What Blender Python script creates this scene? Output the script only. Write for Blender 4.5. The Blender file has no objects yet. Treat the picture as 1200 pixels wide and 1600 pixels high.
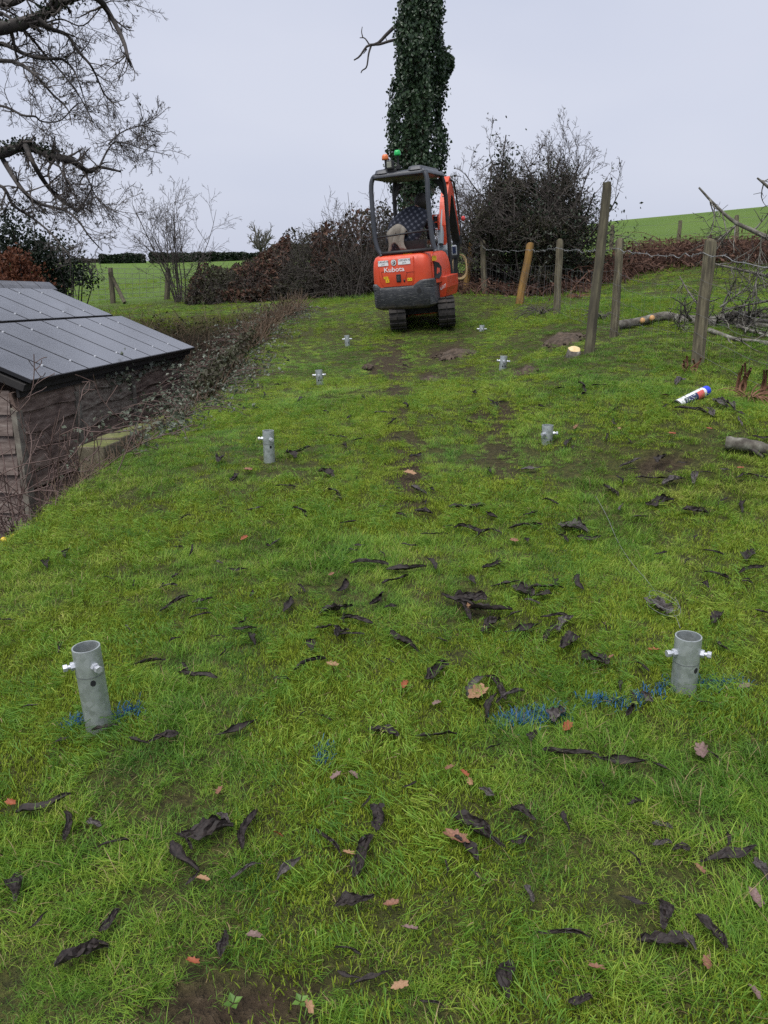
import bpy, bmesh, math, random
import numpy as np
from mathutils import Vector, Matrix, Euler

random.seed(11)
rng = np.random.default_rng(11)
scene = bpy.context.scene
col = scene.collection
rad = math.radians

# ------------------------------------------------------------------ camera
EYE = 1.5
PITCH = rad(17.5)
FPX = 1200.0                      # focal length in pixels of the 1200 x 1600 photograph
cam_data = bpy.data.cameras.new('camera')
cam = bpy.data.objects.new('camera', cam_data)
col.objects.link(cam)
cam.location = (0, 0, EYE)
cam.rotation_euler = (rad(90) - PITCH, 0, 0)
cam_data.sensor_fit = 'VERTICAL'
cam_data.sensor_height = 24.0
cam_data.lens = 18.0
cam_data.clip_start = 0.05
cam_data.clip_end = 3000
scene.camera = cam

# ------------------------------------------------------------------ sky, sun, exposure
SUN_EL, SUN_AZ = rad(68), rad(215)
world = bpy.data.worlds.new('World')
scene.world = world
world.use_nodes = True
wn, wl = world.node_tree.nodes, world.node_tree.links
for n in list(wn): wn.remove(n)
w_out = wn.new('ShaderNodeOutputWorld')
w_bg = wn.new('ShaderNodeBackground'); w_bg.inputs['Strength'].default_value = 0.1
w_sky = wn.new('ShaderNodeTexSky'); w_sky.sky_type = 'NISHITA'; w_sky.sun_disc = False
w_sky.sun_elevation = SUN_EL; w_sky.sun_rotation = SUN_AZ
w_sky.air_density = 1.0; w_sky.dust_density = 3.0
w_tc = wn.new('ShaderNodeTexCoord')
w_map = wn.new('ShaderNodeMapping'); w_map.inputs['Scale'].default_value = (1, 1, 2.6)
w_no = wn.new('ShaderNodeTexNoise'); w_no.inputs['Scale'].default_value = 1.5; w_no.inputs['Detail'].default_value = 4
w_no.inputs['Roughness'].default_value = 0.45
w_rp = wn.new('ShaderNodeValToRGB')
w_rp.color_ramp.elements[0].position = 0.30; w_rp.color_ramp.elements[0].color = (2.00, 2.19, 2.78, 1)
w_rp.color_ramp.elements[1].position = 0.68; w_rp.color_ramp.elements[1].color = (2.55, 2.66, 3.10, 1)
w_mx = wn.new('ShaderNodeMix'); w_mx.data_type = 'RGBA'; w_mx.inputs[0].default_value = 0.96
wl.new(w_tc.outputs['Generated'], w_map.inputs['Vector'])
wl.new(w_map.outputs['Vector'], w_no.inputs['Vector'])
wl.new(w_no.outputs['Fac'], w_rp.inputs['Fac'])
wl.new(w_sky.outputs['Color'], w_mx.inputs[6])
wl.new(w_rp.outputs['Color'], w_mx.inputs[7])
wl.new(w_mx.outputs[2], w_bg.inputs['Color'])
wl.new(w_bg.outputs['Background'], w_out.inputs['Surface'])

sun_data = bpy.data.lights.new('sun', 'SUN')
sun_data.energy = 1.5
sun_data.angle = rad(60)
sun_data.color = (1.0, 0.97, 0.93)
sun = bpy.data.objects.new('sun', sun_data)
col.objects.link(sun)
sun.location = (0, 0, 30)
sun_dir = Vector((math.sin(SUN_AZ) * math.cos(SUN_EL), math.cos(SUN_AZ) * math.cos(SUN_EL), math.sin(SUN_EL)))
sun.rotation_euler = sun_dir.to_track_quat('Z', 'Y').to_euler()

scene.view_settings.view_transform = 'Standard'
scene.view_settings.look = 'None'
scene.view_settings.exposure = 1.4
scene.view_settings.gamma = 1.0
scene.view_settings.use_curve_mapping = False
scene.render.engine = 'CYCLES'
scene.cycles.use_denoising = False
scene.cycles.max_bounces = 6
scene.cycles.diffuse_bounces = 3
scene.cycles.glossy_bounces = 2
scene.cycles.transmission_bounces = 3
scene.cycles.transparent_max_bounces = 4

# ------------------------------------------------------------------ helpers: projection, noise, terrain
SP, CP_ = math.sin(PITCH), math.cos(PITCH)
def at(px, py, zc):
    """photo pixel + depth along the lens axis -> world point"""
    xc = (px - 600) / FPX * zc; yc = (800 - py) / FPX * zc
    return Vector((xc, zc * CP_ + yc * SP, EYE + yc * CP_ - zc * SP))
def project(x, y, z):
    dz = z - EYE
    zc = y * CP_ - dz * SP; yc = y * SP + dz * CP_
    return 600 + FPX * x / zc, 800 - FPX * yc / zc, zc

def _hash(ix, iy, seed):
    h = (ix.astype(np.int64) * 374761393 + iy.astype(np.int64) * 668265263 + seed * 974711) & 0x7fffffff
    h = ((h ^ (h >> 13)) * 1274126177) & 0x7fffffff
    return ((h ^ (h >> 16)) & 0xffff) / 65535.0
def vnoise(x, y, seed=0):
    x = np.asarray(x, float); y = np.asarray(y, float)
    ix, iy = np.floor(x), np.floor(y); fx, fy = x - ix, y - iy
    fx = fx * fx * (3 - 2 * fx); fy = fy * fy * (3 - 2 * fy)
    a, b = _hash(ix, iy, seed), _hash(ix + 1, iy, seed)
    c, d = _hash(ix, iy + 1, seed), _hash(ix + 1, iy + 1, seed)
    return (a * (1 - fx) + b * fx) * (1 - fy) + (c * (1 - fx) + d * fx) * fy
def fbm(x, y, seed=0, octs=3):
    s, a, t = 0, 1.0, 0
    for o in range(octs):
        s = s + a * vnoise(x * 2 ** o, y * 2 ** o, seed + o * 17); t += a; a *= 0.5
    return s / t
def sstep(a, b, x):
    t = np.clip((np.asarray(x, float) - a) / (b - a), 0, 1)
    return t * t * (3 - 2 * t)

PIPES = [  # (base pixel x, y, depth, top pixel x, y, tube width px)
    (157, 1143, 2.62, 134, 1010), (1067, 1082, 2.75, 1076, 994),
    (421, 722, 5.65, 419, 673), (854, 697, 5.65, 856, 664),
    (500, 601, 8.9, 498, 578), (785, 578, 8.8, 787.5, 556),
    (543, 541, 12.0, 542, 524), (752.5, 520.5, 11.9, 753, 508)]
ctrl = [at(b[0], b[1], b[2]) for b in PIPES]
for q in [(0, 850, 4.55), (200, 700, 6.6), (300, 640, 8.1), (390, 540, 12.4), (475, 482, 17), (625, 522, 12.1), (700, 514, 12.2),
          (1090, 566, 7.15), (960, 526, 8.85), (870, 492, 11.6), (810, 475, 14.1), (757, 460, 16), (728, 458, 16.8), (920, 553, 8.0),
          (560, 465, 18.8), (460, 470, 19.5), (330, 478, 20), (200, 492, 18), (1080, 622, 5.6), (1180, 710, 4.9), (1190, 640, 6.2),
          (800, 468, 17), (920, 446, 17), (1060, 412, 17), (1200, 407, 16.5), (1000, 470, 12), (1150, 480, 10), (1400, 470, 11),
          (175, 475, 22.5), (262, 468, 22.5), (-50, 478, 22.5), (100, 430, 50), (250, 430, 50), (500, 428, 60), (100, 412, 125), (280, 411, 125), (600, 405, 140), (-400, 412, 125),
          (1060, 388, 29), (1150, 378, 27), (950, 392, 29), (1400, 350, 30), (860, 400, 30), (950, 346, 75), (1200, 321, 75), (1075, 333, 75), (1500, 300, 75), (800, 375, 80), (650, 395, 80),
          (1075, 360, 45), (950, 368, 45), (1200, 348, 45)]:
    ctrl.append(at(*q))
ctrl += [Vector(v) for v in [(0, 0, 0), (0, -6, -.2), (4, 0, .18), (-4, 0, -.12), (8, 2, .7), (9, 8, 1.2), (-2, 2.2, -.06), (2, 2, .08), (0, 1.2, 0), (-9, 8, -.1), (-9, 14, .1), (-14, 4, -.4), (14, -6, .6), (-14, -8, -.6),
                                    (60, 40, 8.5), (90, 90, 9.5), (30, 120, 7.0), (-120, 60, 0.5), (0, 300, 4.2), (120, 250, 9), (-200, 250, 4), (200, 60, 12), (-200, -20, -1), (200, -20, 8)]]
CT = np.array([tuple(v) for v in ctrl])
def _phi(d, c=1.2): return np.sqrt(d * d + c * c)
_D = np.linalg.norm(CT[:, None, :2] - CT[None, :, :2], axis=2)
_A = np.zeros((len(CT) + 3, len(CT) + 3))
_A[:len(CT), :len(CT)] = _phi(_D) - 0.02 * np.eye(len(CT))
_A[:len(CT), len(CT):] = np.c_[np.ones(len(CT)), CT[:, :2]]
_A[len(CT):, :len(CT)] = _A[:len(CT), len(CT):].T
_W = np.linalg.solve(_A, np.r_[CT[:, 2], 0, 0, 0])
def base_h(x, y):
    x = np.asarray(x, float); y = np.asarray(y, float)
    s = _W[-3] + _W[-2] * x + _W[-1] * y
    for i in range(len(CT)):
        s = s + _W[i] * _phi(np.hypot(x - CT[i, 0], y - CT[i, 1]))
    return s
EY = np.array([-12, 2, 4.28, 6.46, 8.05, 12.6, 16.3, 17.6]); EX = np.array([-2.5, -2.42, -2.32, -2.22, -2.06, -2.17, -1.95, -1.85]) + .17
def edge_x(y): return np.interp(y, EY, EX) + 0.10 * (vnoise(np.asarray(y) * 1.1, np.zeros_like(np.asarray(y, float)), 5) - .5)
def hollow(x, y):
    """0 on the lawn, 1 on the floor of the sunken yard round the barn"""
    m = sstep(0.0, 1.15, edge_x(y) - np.asarray(x)) * sstep(0.0, 2.0, 17.3 + 0.6 * (vnoise(np.asarray(x) * .5, np.asarray(y) * 0, 9) - .5) - np.asarray(y))
    return m * sstep(0.0, 3.0, np.asarray(x) + 16.0)
def hgt(x, y):
    x = np.asarray(x, float); y = np.asarray(y, float)
    near = sstep(40, 12, np.hypot(x, y))
    z = base_h(x, y) + near * (0.05 * (fbm(x * 1.3, y * 1.3, 3, 3) - .5) + 0.02 * (fbm(x * 5, y * 5, 4, 2) - .5))
    z = z + (1 - near) * 0.5 * (fbm(x * .03, y * .03, 8, 3) - .5)
    return z - 1.85 * hollow(x, y)
def H(x, y): return float(hgt(np.array([x]), np.array([y]))[0])
def gp(px, py, lo=0.8, hi=60.0):
    """photo pixel -> the point of the ground seen there"""
    d = at(px, py, 1.0) - Vector((0, 0, EYE))
    t = np.geomspace(lo, hi, 900)
    g = EYE + d.z * t - hgt(d.x * t, d.y * t)
    k = np.argmax(g < 0)
    if g[k] >= 0: k = len(t) - 1
    a, b = t[max(k - 1, 0)], t[k]
    tt = a + (b - a) * g[max(k - 1, 0)] / max(1e-9, g[max(k - 1, 0)] - g[k])
    return Vector((d.x * tt, d.y * tt, H(d.x * tt, d.y * tt)))

# ------------------------------------------------------------------ helpers: meshes and objects
def mk_mesh(name, V, F, mats, smooth=True, mat_idx=None, attrs=None):
    """V (n,3); F a list of index arrays, each (m,3) or (m,4)"""
    me = bpy.data.meshes.new(name)
    V = np.asarray(V, np.float32)
    if not isinstance(F, (list, tuple)) or (len(F) and np.isscalar(F[0])): F = [F]
    F = [np.asarray(f, np.int32) for f in F if len(f)]
    me.vertices.add(len(V)); me.vertices.foreach_set('co', V.ravel())
    loops = np.concatenate([f.ravel() for f in F]); tot = np.concatenate([np.full(len(f), f.shape[1], np.int32) for f in F])
    st = np.r_[0, np.cumsum(tot)[:-1]].astype(np.int32)
    me.loops.add(len(loops)); me.loops.foreach_set('vertex_index', loops)
    me.polygons.add(len(tot)); me.polygons.foreach_set('loop_start', st); me.polygons.foreach_set('loop_total', tot)
    me.polygons.foreach_set('use_smooth', np.full(len(tot), smooth))
    if mat_idx is not None: me.polygons.foreach_set('material_index', np.asarray(mat_idx, np.int32))
    for m in (mats if isinstance(mats, (list, tuple)) else [mats]): me.materials.append(m)
    for k, a in (attrs or {}).items():
        at_ = me.attributes.new(k, 'FLOAT', 'POINT'); at_.data.foreach_set('value', np.asarray(a, np.float32))
    me.update(calc_edges=True)
    return me
def obj(name, me, parent=None, loc=None, rot=None):
    o = bpy.data.objects.new(name, me); col.objects.link(o)
    if parent is not None: o.parent = parent
    if loc is not None: o.location = loc
    if rot is not None: o.rotation_euler = rot
    return o
def empty(name, loc=(0, 0, 0), rot=(0, 0, 0)):
    o = bpy.data.objects.new(name, None); col.objects.link(o); o.location = loc; o.rotation_euler = rot
    o.empty_display_size = 0.1
    return o
def tag(o, label=None, cat=None, group=None, kind=None):
    if label: o['label'] = label
    if cat: o['category'] = cat
    if group: o['group'] = group
    if kind: o['kind'] = kind
    return o
class MB:
    """collects shapes, then links them as ONE mesh object"""
    def __init__(s): s.V = []; s.F4 = []; s.F3 = []; s.n = 0
    def add(s, V, F):
        V = np.asarray(V, float)
        for f in (F if isinstance(F, list) else [F]):
            f = np.asarray(f, int)
            if len(f): (s.F4 if f.shape[1] == 4 else s.F3).append(f + s.n)
        s.V.append(V); s.n += len(V); return s
    def box(s, c, size, rot=None, taper=1.0):
        x, y, z = [v / 2 for v in size]
        V = np.array([(-x, -y, -z), (x, -y, -z), (x, y, -z), (-x, y, -z), (-x * taper, -y * taper, z), (x * taper, -y * taper, z), (x * taper, y * taper, z), (-x * taper, y * taper, z)])
        if rot is not None: V = V @ np.array(Euler(rot).to_matrix()).T
        return s.add(V + np.array(c), [[(0, 3, 2, 1), (4, 5, 6, 7), (0, 1, 5, 4), (1, 2, 6, 5), (2, 3, 7, 6), (3, 0, 4, 7)]])
    def tube(s, pts, r, sides=8, caps=True, squash=None):
        P = np.asarray([tuple(p) for p in pts], float); K = len(P); R = np.full(K, r) if np.isscalar(r) else np.asarray(r, float)
        V, F = tube_batch(P[None], R[None], sides); s.add(V, F)
        if caps:
            b = s.n - len(V)
            for ring, c, flip in ((0, P[0], 1), (K - 1, P[-1], 0)):
                s.add([tuple(c)], [])
                ci = s.n - 1; i = np.arange(sides); a = b + ring * sides + i; n2 = b + ring * sides + (i + 1) % sides
                f = np.stack([np.full(sides, ci), n2, a] if flip else [np.full(sides, ci), a, n2], 1)
                s.F3.append(f)
        return s
    def loft(s, rings, cap0=True, cap1=True):
        n = len(rings[0]); b = s.n
        s.add(np.concatenate([np.asarray(r, float) for r in rings]), [])
        i = np.arange(n); j = (i + 1) % n
        for k in range(len(rings) - 1):
            s.F4.append(np.stack([b + k * n + i, b + k * n + j, b + (k + 1) * n + j, b + (k + 1) * n + i], 1))
        for ring, do, flip in ((0, cap0, 1), (len(rings) - 1, cap1, 0)):
            if not do: continue
            c = np.mean(np.asarray(rings[ring], float), axis=0); s.add([c], []); ci = s.n - 1
            a, d = b + ring * n + i, b + ring * n + j
            s.F3.append(np.stack([np.full(n, ci), d, a] if flip else [np.full(n, ci), a, d], 1))
        return s
    def sphere(s, c, r, seg=12, rings=8):
        rr = np.array(r) if not np.isscalar(r) else np.array([r, r, r])
        R = []
        for k in range(1, rings):
            th = math.pi * k / rings
            R.append([(c[0] + rr[0] * math.sin(th) * math.cos(2 * math.pi * i / seg), c[1] + rr[1] * math.sin(th) * math.sin(2 * math.pi * i / seg), c[2] - rr[2] * math.cos(th)) for i in range(seg)])
        return s.loft(R)
    def mesh(s, name, mats, smooth=True):
        return mk_mesh(name, np.concatenate(s.V), s.F4 + s.F3, mats, smooth)
    def build(s, name, mats, parent=None, smooth=True, bevel=0, loc=None, rot=None, auto=None):
        me = s.mesh(name, mats, smooth)
        o = obj(name, me, parent, loc, rot)
        if smooth and auto is not None:
            me.set_sharp_from_angle(angle=rad(auto))
        if bevel:
            m = o.modifiers.new('bevel', 'BEVEL'); m.width = bevel; m.segments = 2; m.limit_method = 'ANGLE'; m.angle_limit = rad(40)
        return o
def tube_batch(P, R, sides=3):
    """P (M,K,3) polylines, R (M,K) radii -> verts, quads"""
    P = np.asarray(P, float); M, K, _ = P.shape
    T = np.gradient(P, axis=1); T /= np.linalg.norm(T, axis=2, keepdims=True) + 1e-9
    t0 = P[:, -1] - P[:, 0]; t0 /= np.linalg.norm(t0, axis=1, keepdims=True) + 1e-9
    ref = np.where(np.abs(t0[:, 2:3]) > 0.8, np.array([[1.0, 0.13, 0]]), np.array([[0.05, 0.1, 1.0]]))
    A = np.cross(T, ref[:, None, :]); A /= np.linalg.norm(A, axis=2, keepdims=True) + 1e-9
    B = np.cross(T, A)
    th = np.arange(sides) * 2 * np.pi / sides
    V = P[:, :, None, :] + R[:, :, None, None] * (np.cos(th)[None, None, :, None] * A[:, :, None, :] + np.sin(th)[None, None, :, None] * B[:, :, None, :])
    i = np.arange(sides); j = (i + 1) % sides
    base = (np.arange(M)[:, None, None] * K + np.arange(K - 1)[None, :, None]) * sides
    F = np.stack([base + j, base + i, base + sides + i, base + sides + j], -1).reshape(-1, 4)
    return V.reshape(-1, 3), F
def unit(v): return v / (np.linalg.norm(v, axis=-1, keepdims=True) + 1e-9)
def branch(P, R, n, tr=(.25, 1.0), lr=(.3, .6), ang=(30, 65), K=5, curl=.25, grav=0.0, rr=.6, tip=.3, absl=False, flat=None, rmin=.0015):
    """children along every parent polyline"""
    M, KP, _ = P.shape
    idx = np.repeat(np.arange(M), n); N = len(idx)
    t = rng.uniform(tr[0], tr[1], N) * (KP - 1.001)
    k = t.astype(int); f = (t - k)[:, None]
    p0 = P[idx, k] * (1 - f) + P[idx, k + 1] * f
    r0 = (R[idx, k] * (1 - f[:, 0]) + R[idx, k + 1] * f[:, 0]) * rr
    T = unit(P[idx, k + 1] - P[idx, k])
    perp = unit(np.cross(T, unit(rng.normal(size=(N, 3)))))
    a = np.radians(rng.uniform(ang[0], ang[1], N))[:, None]
    d = T * np.cos(a) + perp * np.sin(a)
    if flat is not None: d = unit(d * np.array(flat))
    plen = np.linalg.norm(np.diff(P, axis=1), axis=2).sum(1)[idx]
    L = rng.uniform(lr[0], lr[1], N) * (1 if absl else plen * (1.15 - .6 * t / (KP - 1)))
    C = np.zeros((N, K, 3)); C[:, 0] = p0
    for s in range(1, K):
        d = unit(d + rng.normal(size=(N, 3)) * curl + np.array([0, 0, grav]))
        C[:, s] = C[:, s - 1] + d * (L / (K - 1))[:, None]
    RR = np.maximum(r0[:, None] * np.linspace(1, tip, K)[None], rmin)
    return C, RR
def spline(pts, n):
    """Catmull-Rom through points -> (n,3)"""
    P = np.asarray([tuple(p) for p in pts], float); P = np.vstack([2 * P[0] - P[1], P, 2 * P[-1] - P[-2]])
    m = len(P) - 3; out = []
    for u in np.linspace(0, m - 1e-6, n):
        i = int(u); t = u - i; a, b, c, d = P[i:i + 4]
        out.append(.5 * ((2 * b) + (c - a) * t + (2 * a - 5 * b + 4 * c - d) * t * t + (3 * b - a - 3 * c + d) * t ** 3))
    return np.array(out)
def leaf_batch(C, D, N, L, W, fold=.25):
    """pointed leaves: centre C, length direction D, normal N, sizes L, W -> verts, quads (two folded halves)"""
    D = unit(D); S = unit(np.cross(D, N)); N = np.cross(S, D)
    L = np.asarray(L)[:, None]; W = np.asarray(W)[:, None]
    b = C - D * L * .5; t = C + D * L * .5; m = C - D * L * .06
    l = m + S * W * .5 + N * W * fold; r = m - S * W * .5 + N * W * fold
    V = np.stack([b, l, t, r], 1).reshape(-1, 3)
    i = np.arange(len(C)) * 4
    F = np.concatenate([np.stack([i, i + 1, i + 2], 1), np.stack([i, i + 2, i + 3], 1)])
    return V, F
def join_vf(parts):
    V = []; F = []; n = 0
    for v, f in parts:
        V.append(v); F.append(f + n); n += len(v)
    return np.concatenate(V), F

# ------------------------------------------------------------------ helpers: materials
def new_mat(name):
    m = bpy.data.materials.new(name); m.use_nodes = True
    nt = m.node_tree; b = nt.nodes['Principled BSDF']
    return m, nt, nt.nodes, nt.links, b
def noise_node(nt, scale, detail=4, rough=.55, coord='Object', stretch=None):
    if coord == 'World':
        g = nt.nodes.new('ShaderNodeNewGeometry'); src = g.outputs['Position']
    else:
        tc = nt.nodes.new('ShaderNodeTexCoord'); src = tc.outputs[coord]
    n = nt.nodes.new('ShaderNodeTexNoise'); n.inputs['Scale'].default_value = scale; n.inputs['Detail'].default_value = detail; n.inputs['Roughness'].default_value = rough
    if stretch:
        mp = nt.nodes.new('ShaderNodeMapping'); mp.inputs['Scale'].default_value = stretch
        nt.links.new(src, mp.inputs['Vector']); src = mp.outputs['Vector']
    nt.links.new(src, n.inputs['Vector'])
    return n
def ramp_node(nt, src, stops):
    r = nt.nodes.new('ShaderNodeValToRGB'); e = r.color_ramp.elements
    while len(e) < len(stops): e.new(.5)
    for i, (p, c) in enumerate(stops):
        e[i].position = p; e[i].color = (c[0], c[1], c[2], 1) if not np.isscalar(c) else (c, c, c, 1)
    nt.links.new(src, r.inputs['Fac']); return r
def mix_node(nt, fac, a, b):
    m = nt.nodes.new('ShaderNodeMix'); m.data_type = 'RGBA'
    for sock, v in ((m.inputs[0], fac), (m.inputs[6], a), (m.inputs[7], b)):
        if isinstance(v, (int, float)): sock.default_value = v
        elif isinstance(v, tuple): sock.default_value = (v[0], v[1], v[2], 1)
        else: nt.links.new(v, sock)
    return m.outputs[2]
def math_node(nt, op, a, b=None, c=None, clamp=False):
    m = nt.nodes.new('ShaderNodeMath'); m.operation = op; m.use_clamp = clamp
    for i, v in enumerate((a, b, c)):
        if v is None: continue
        if isinstance(v, (int, float)): m.inputs[i].default_value = v
        else: nt.links.new(v, m.inputs[i])
    return m.outputs[0]
def bump_node(nt, b, h, strength=.4, dist=.02):
    n = nt.nodes.new('ShaderNodeBump'); n.inputs['Strength'].default_value = strength; n.inputs['Distance'].default_value = dist
    nt.links.new(h, n.inputs['Height']); nt.links.new(n.outputs['Normal'], b.inputs['Normal'])
def simple(name, stops, scale=6, rough=.7, bump=0, dist=.01, metal=0, detail=5, coord='Object', stretch=None, rr=None, spec=.5, coat=0):
    """noise-driven colour ramp + optional bump"""
    m, nt, nn, nl, b = new_mat(name)
    n = noise_node(nt, scale, detail, .6, coord, stretch)
    if len(stops) == 1: b.inputs['Base Color'].default_value = (*stops[0], 1)
    else:
        k = len(stops)
        r = ramp_node(nt, n.outputs['Fac'], [(.28 + .44 * i / (k - 1), c) for i, c in enumerate(stops)])
        nl.new(r.outputs['Color'], b.inputs['Base Color'])
    b.inputs['Roughness'].default_value = rough; b.inputs['Metallic'].default_value = metal
    b.inputs['Specular IOR Level'].default_value = spec
    if coat: b.inputs['Coat Weight'].default_value = coat; b.inputs['Coat Roughness'].default_value = .2
    if rr:
        r2 = ramp_node(nt, n.outputs['Fac'], [(.3, rr[0]), (.7, rr[1])]); nl.new(r2.outputs['Color'], b.inputs['Roughness'])
    if bump: bump_node(nt, b, n.outputs['Fac'], bump, dist)
    return m
def foliage(name, stops, rough=.55, trans=.25, scale=1.2, var='Random', patch=.6):
    """leaf material: colour by a per-vertex random number and by place, some light let through"""
    m, nt, nn, nl, b = new_mat(name)
    a = nn.new('ShaderNodeAttribute'); a.attribute_name = 'rv'
    n = noise_node(nt, scale, 3, .55, 'World')
    p = math_node(nt, 'MULTIPLY_ADD', n.outputs['Fac'], 2.2 * patch, .5 - 1.1 * patch)
    f = math_node(nt, 'ADD', math_node(nt, 'MULTIPLY', a.outputs['Fac'], 1 - patch * .6), math_node(nt, 'MULTIPLY', p, patch * .6), clamp=True)
    k = len(stops); r = ramp_node(nt, f, [(i / (k - 1), c) for i, c in enumerate(stops)])
    nl.new(r.outputs['Color'], b.inputs['Base Color']); b.inputs['Roughness'].default_value = rough
    b.inputs['Specular IOR Level'].default_value = .35
    if trans:
        t = nn.new('ShaderNodeBsdfTranslucent'); nl.new(r.outputs['Color'], t.inputs['Color'])
        ms = nn.new('ShaderNodeMixShader'); ms.inputs[0].default_value = trans
        o = nn['Material Output']
        nl.new(b.outputs[0], ms.inputs[1]); nl.new(t.outputs[0], ms.inputs[2]); nl.new(ms.outputs[0], o.inputs['Surface'])
    return m

# ================================================================== THE SETTING
# places where the turf is worn to bare earth: (pixel x, y, half width, half height, strength)
BARE_PX = [(634, 735, 32, 36, 1.0), (608, 578, 38, 34, .85), (618, 635, 26, 50, .55), (600, 543, 22, 18, .6), (770, 646, 40, 22, .9), (1022, 726, 48, 15, .95),
           (372, 1568, 135, 72, 1.0), (690, 938, 46, 12, .8), (772, 1106, 46, 22, .7), (700, 549, 46, 12, 1.0), (675, 588, 24, 9, 1.0), (820, 578, 22, 9, 1.0), (880, 526, 34, 11, .9),
           (275, 1252, 46, 22, .45), (1150, 1285, 60, 26, .35), (752, 955, 30, 16, .6), (640, 700, 25, 40, .35), (760, 690, 26, 30, .3), (740, 600, 30, 30, .3),
           (1010, 1120, 30, 14, .4), (900, 548, 30, 10, .4), (845, 484, 16, 8, .5), (640, 690, 24, 24, .65), (655, 775, 22, 22, .45), (660, 810, 18, 20, .4)]
BARE = []
for (px, py, rx, ry, st) in BARE_PX:
    c = gp(px, py); a = gp(px, py - ry); b = gp(px, py + ry); z = project(*c)[2]
    BARE.append((c.x, c.y, rx / FPX * z, max(.03, abs(a.y - b.y) / 2), st))
RUTS = []
for pp, hw, st in (([(622, 530), (608, 578), (615, 622), (627, 670), (636, 735), (652, 785), (662, 815)], .15, .95), ([(705, 528), (722, 560), (745, 600), (770, 645), (782, 700), (790, 760)], .15, .7)):
    RUTS.append(([tuple(gp(*p)[:2]) for p in pp], hw, st))
def bare(x, y):
    x = np.asarray(x, float); y = np.asarray(y, float)
    w = (fbm(x * 9, y * 9, 31, 3) - .5) * 1.3
    m = np.zeros_like(x)
    for (cx, cy, rx, ry, st) in BARE:
        q = 1.15 - np.sqrt(((x - cx) / rx) ** 2 + ((y - cy) / ry) ** 2) + w * .8
        m = np.maximum(m, st * sstep(0.0, .5, q))
    for (P_, hw, st) in RUTS:              # broken tracks left by the machine
        d = np.full(x.shape, 9.0)
        for (ax, ay), (bx, by) in zip(P_[:-1], P_[1:]):
            L2 = (bx - ax) ** 2 + (by - ay) ** 2; t = np.clip(((x - ax) * (bx - ax) + (y - ay) * (by - ay)) / L2, 0, 1)
            d = np.minimum(d, np.hypot(x - ax - t * (bx - ax), y - ay - t * (by - ay)))
        m = np.maximum(m, st * sstep(0.0, .35, 1 - d / hw + w * .9) * sstep(.25, .6, vnoise(x * 2.2, y * 2.2, 93) + .12) * (.75 + .25 * np.sin(y * 42)))
    return m

def axis(segs):
    out = []
    for a, b, n in segs: out.append(np.linspace(a, b, n, endpoint=False))
    return np.concatenate(out + [[segs[-1][1]]])
gx = axis([(-420, -60, 14), (-60, -14, 30), (-14, -4.5, 48), (-4.5, 4.5, 112), (4.5, 14, 50), (14, 60, 34), (60, 420, 16)])
gy = axis([(-60, -6, 12), (-6, .6, 22), (.6, 7, 92), (7, 20, 130), (20, 40, 54), (40, 150, 46), (150, 620, 24)])
GX, GY = np.meshgrid(gx, gy)
GZ = hgt(GX, GY)
GB = bare(GX, GY)
GZ = GZ - 0.025 * GB * (hollow(GX, GY) < .1)
nxg, nyg = len(gx), len(gy)
ii = (np.arange(nyg - 1)[:, None] * nxg + np.arange(nxg - 1)[None]).ravel()
gm, nt, nn, nl, pb = new_mat('ground_soil_and_turf')
a_b = nn.new('ShaderNodeAttribute'); a_b.attribute_name = 'bare'
a_h = nn.new('ShaderNodeAttribute'); a_h.attribute_name = 'hollow'
a_f = nn.new('ShaderNodeAttribute'); a_f.attribute_name = 'field'
n1 = noise_node(nt, 2.2, 5, .6, 'World'); n2 = noise_node(nt, 38, 4, .65, 'World'); n3 = noise_node(nt, .12, 4, .6, 'World')
turf = ramp_node(nt, n2.outputs['Fac'], [(.3, (.030, .030, .012)), (.5, (.060, .066, .018)), (.72, (.11, .105, .03))]).outputs['Color']
soil = ramp_node(nt, n2.outputs['Fac'], [(.25, (.022, .015, .009)), (.55, (.060, .042, .025)), (.8, (.12, .09, .058))]).outputs['Color']
litter = ramp_node(nt, n2.outputs['Fac'], [(.3, (.012, .010, .008)), (.6, (.045, .034, .024)), (.8, (.075, .055, .035))]).outputs['Color']
fld = ramp_node(nt, n3.outputs['Fac'], [(.3, (.082, .145, .020)), (.7, (.115, .185, .028))]).outputs['Color']
n4 = noise_node(nt, 1.1, 6, .7, 'World')
fld = mix_node(nt, math_node(nt, 'MULTIPLY', n4.outputs['Fac'], .5), fld, (.065, .115, .018))
c = mix_node(nt, a_b.outputs['Fac'], turf, soil)
c = mix_node(nt, a_f.outputs['Fac'], c, fld)
c = mix_node(nt, a_h.outputs['Fac'], c, litter)
nl.new(c, pb.inputs['Base Color']); pb.inputs['Roughness'].default_value = .85; pb.inputs['Specular IOR Level'].default_value = .2
bump_node(nt, pb, n2.outputs['Fac'], 1.0, .06)
D_ = np.hypot(GX, GY)
# the open fields start beyond the left hedge line and beyond the bracken bank on the right
field_m = np.maximum(sstep(21, 24, GY), sstep(9.0, 10.5, GX) * sstep(15.5, 17, GY))
ground = obj('ground', mk_mesh('ground', np.stack([GX, GY, GZ], -1).reshape(-1, 3), np.stack([ii, ii + 1, ii + 1 + nxg, ii + nxg], 1), gm,
             attrs={'bare': GB.ravel(), 'hollow': sstep(.02, .25, hollow(GX, GY)).ravel(), 'field': field_m.ravel()}))
tag(ground, kind='structure', label='green lawn and fields rising gently to the right')

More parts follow.
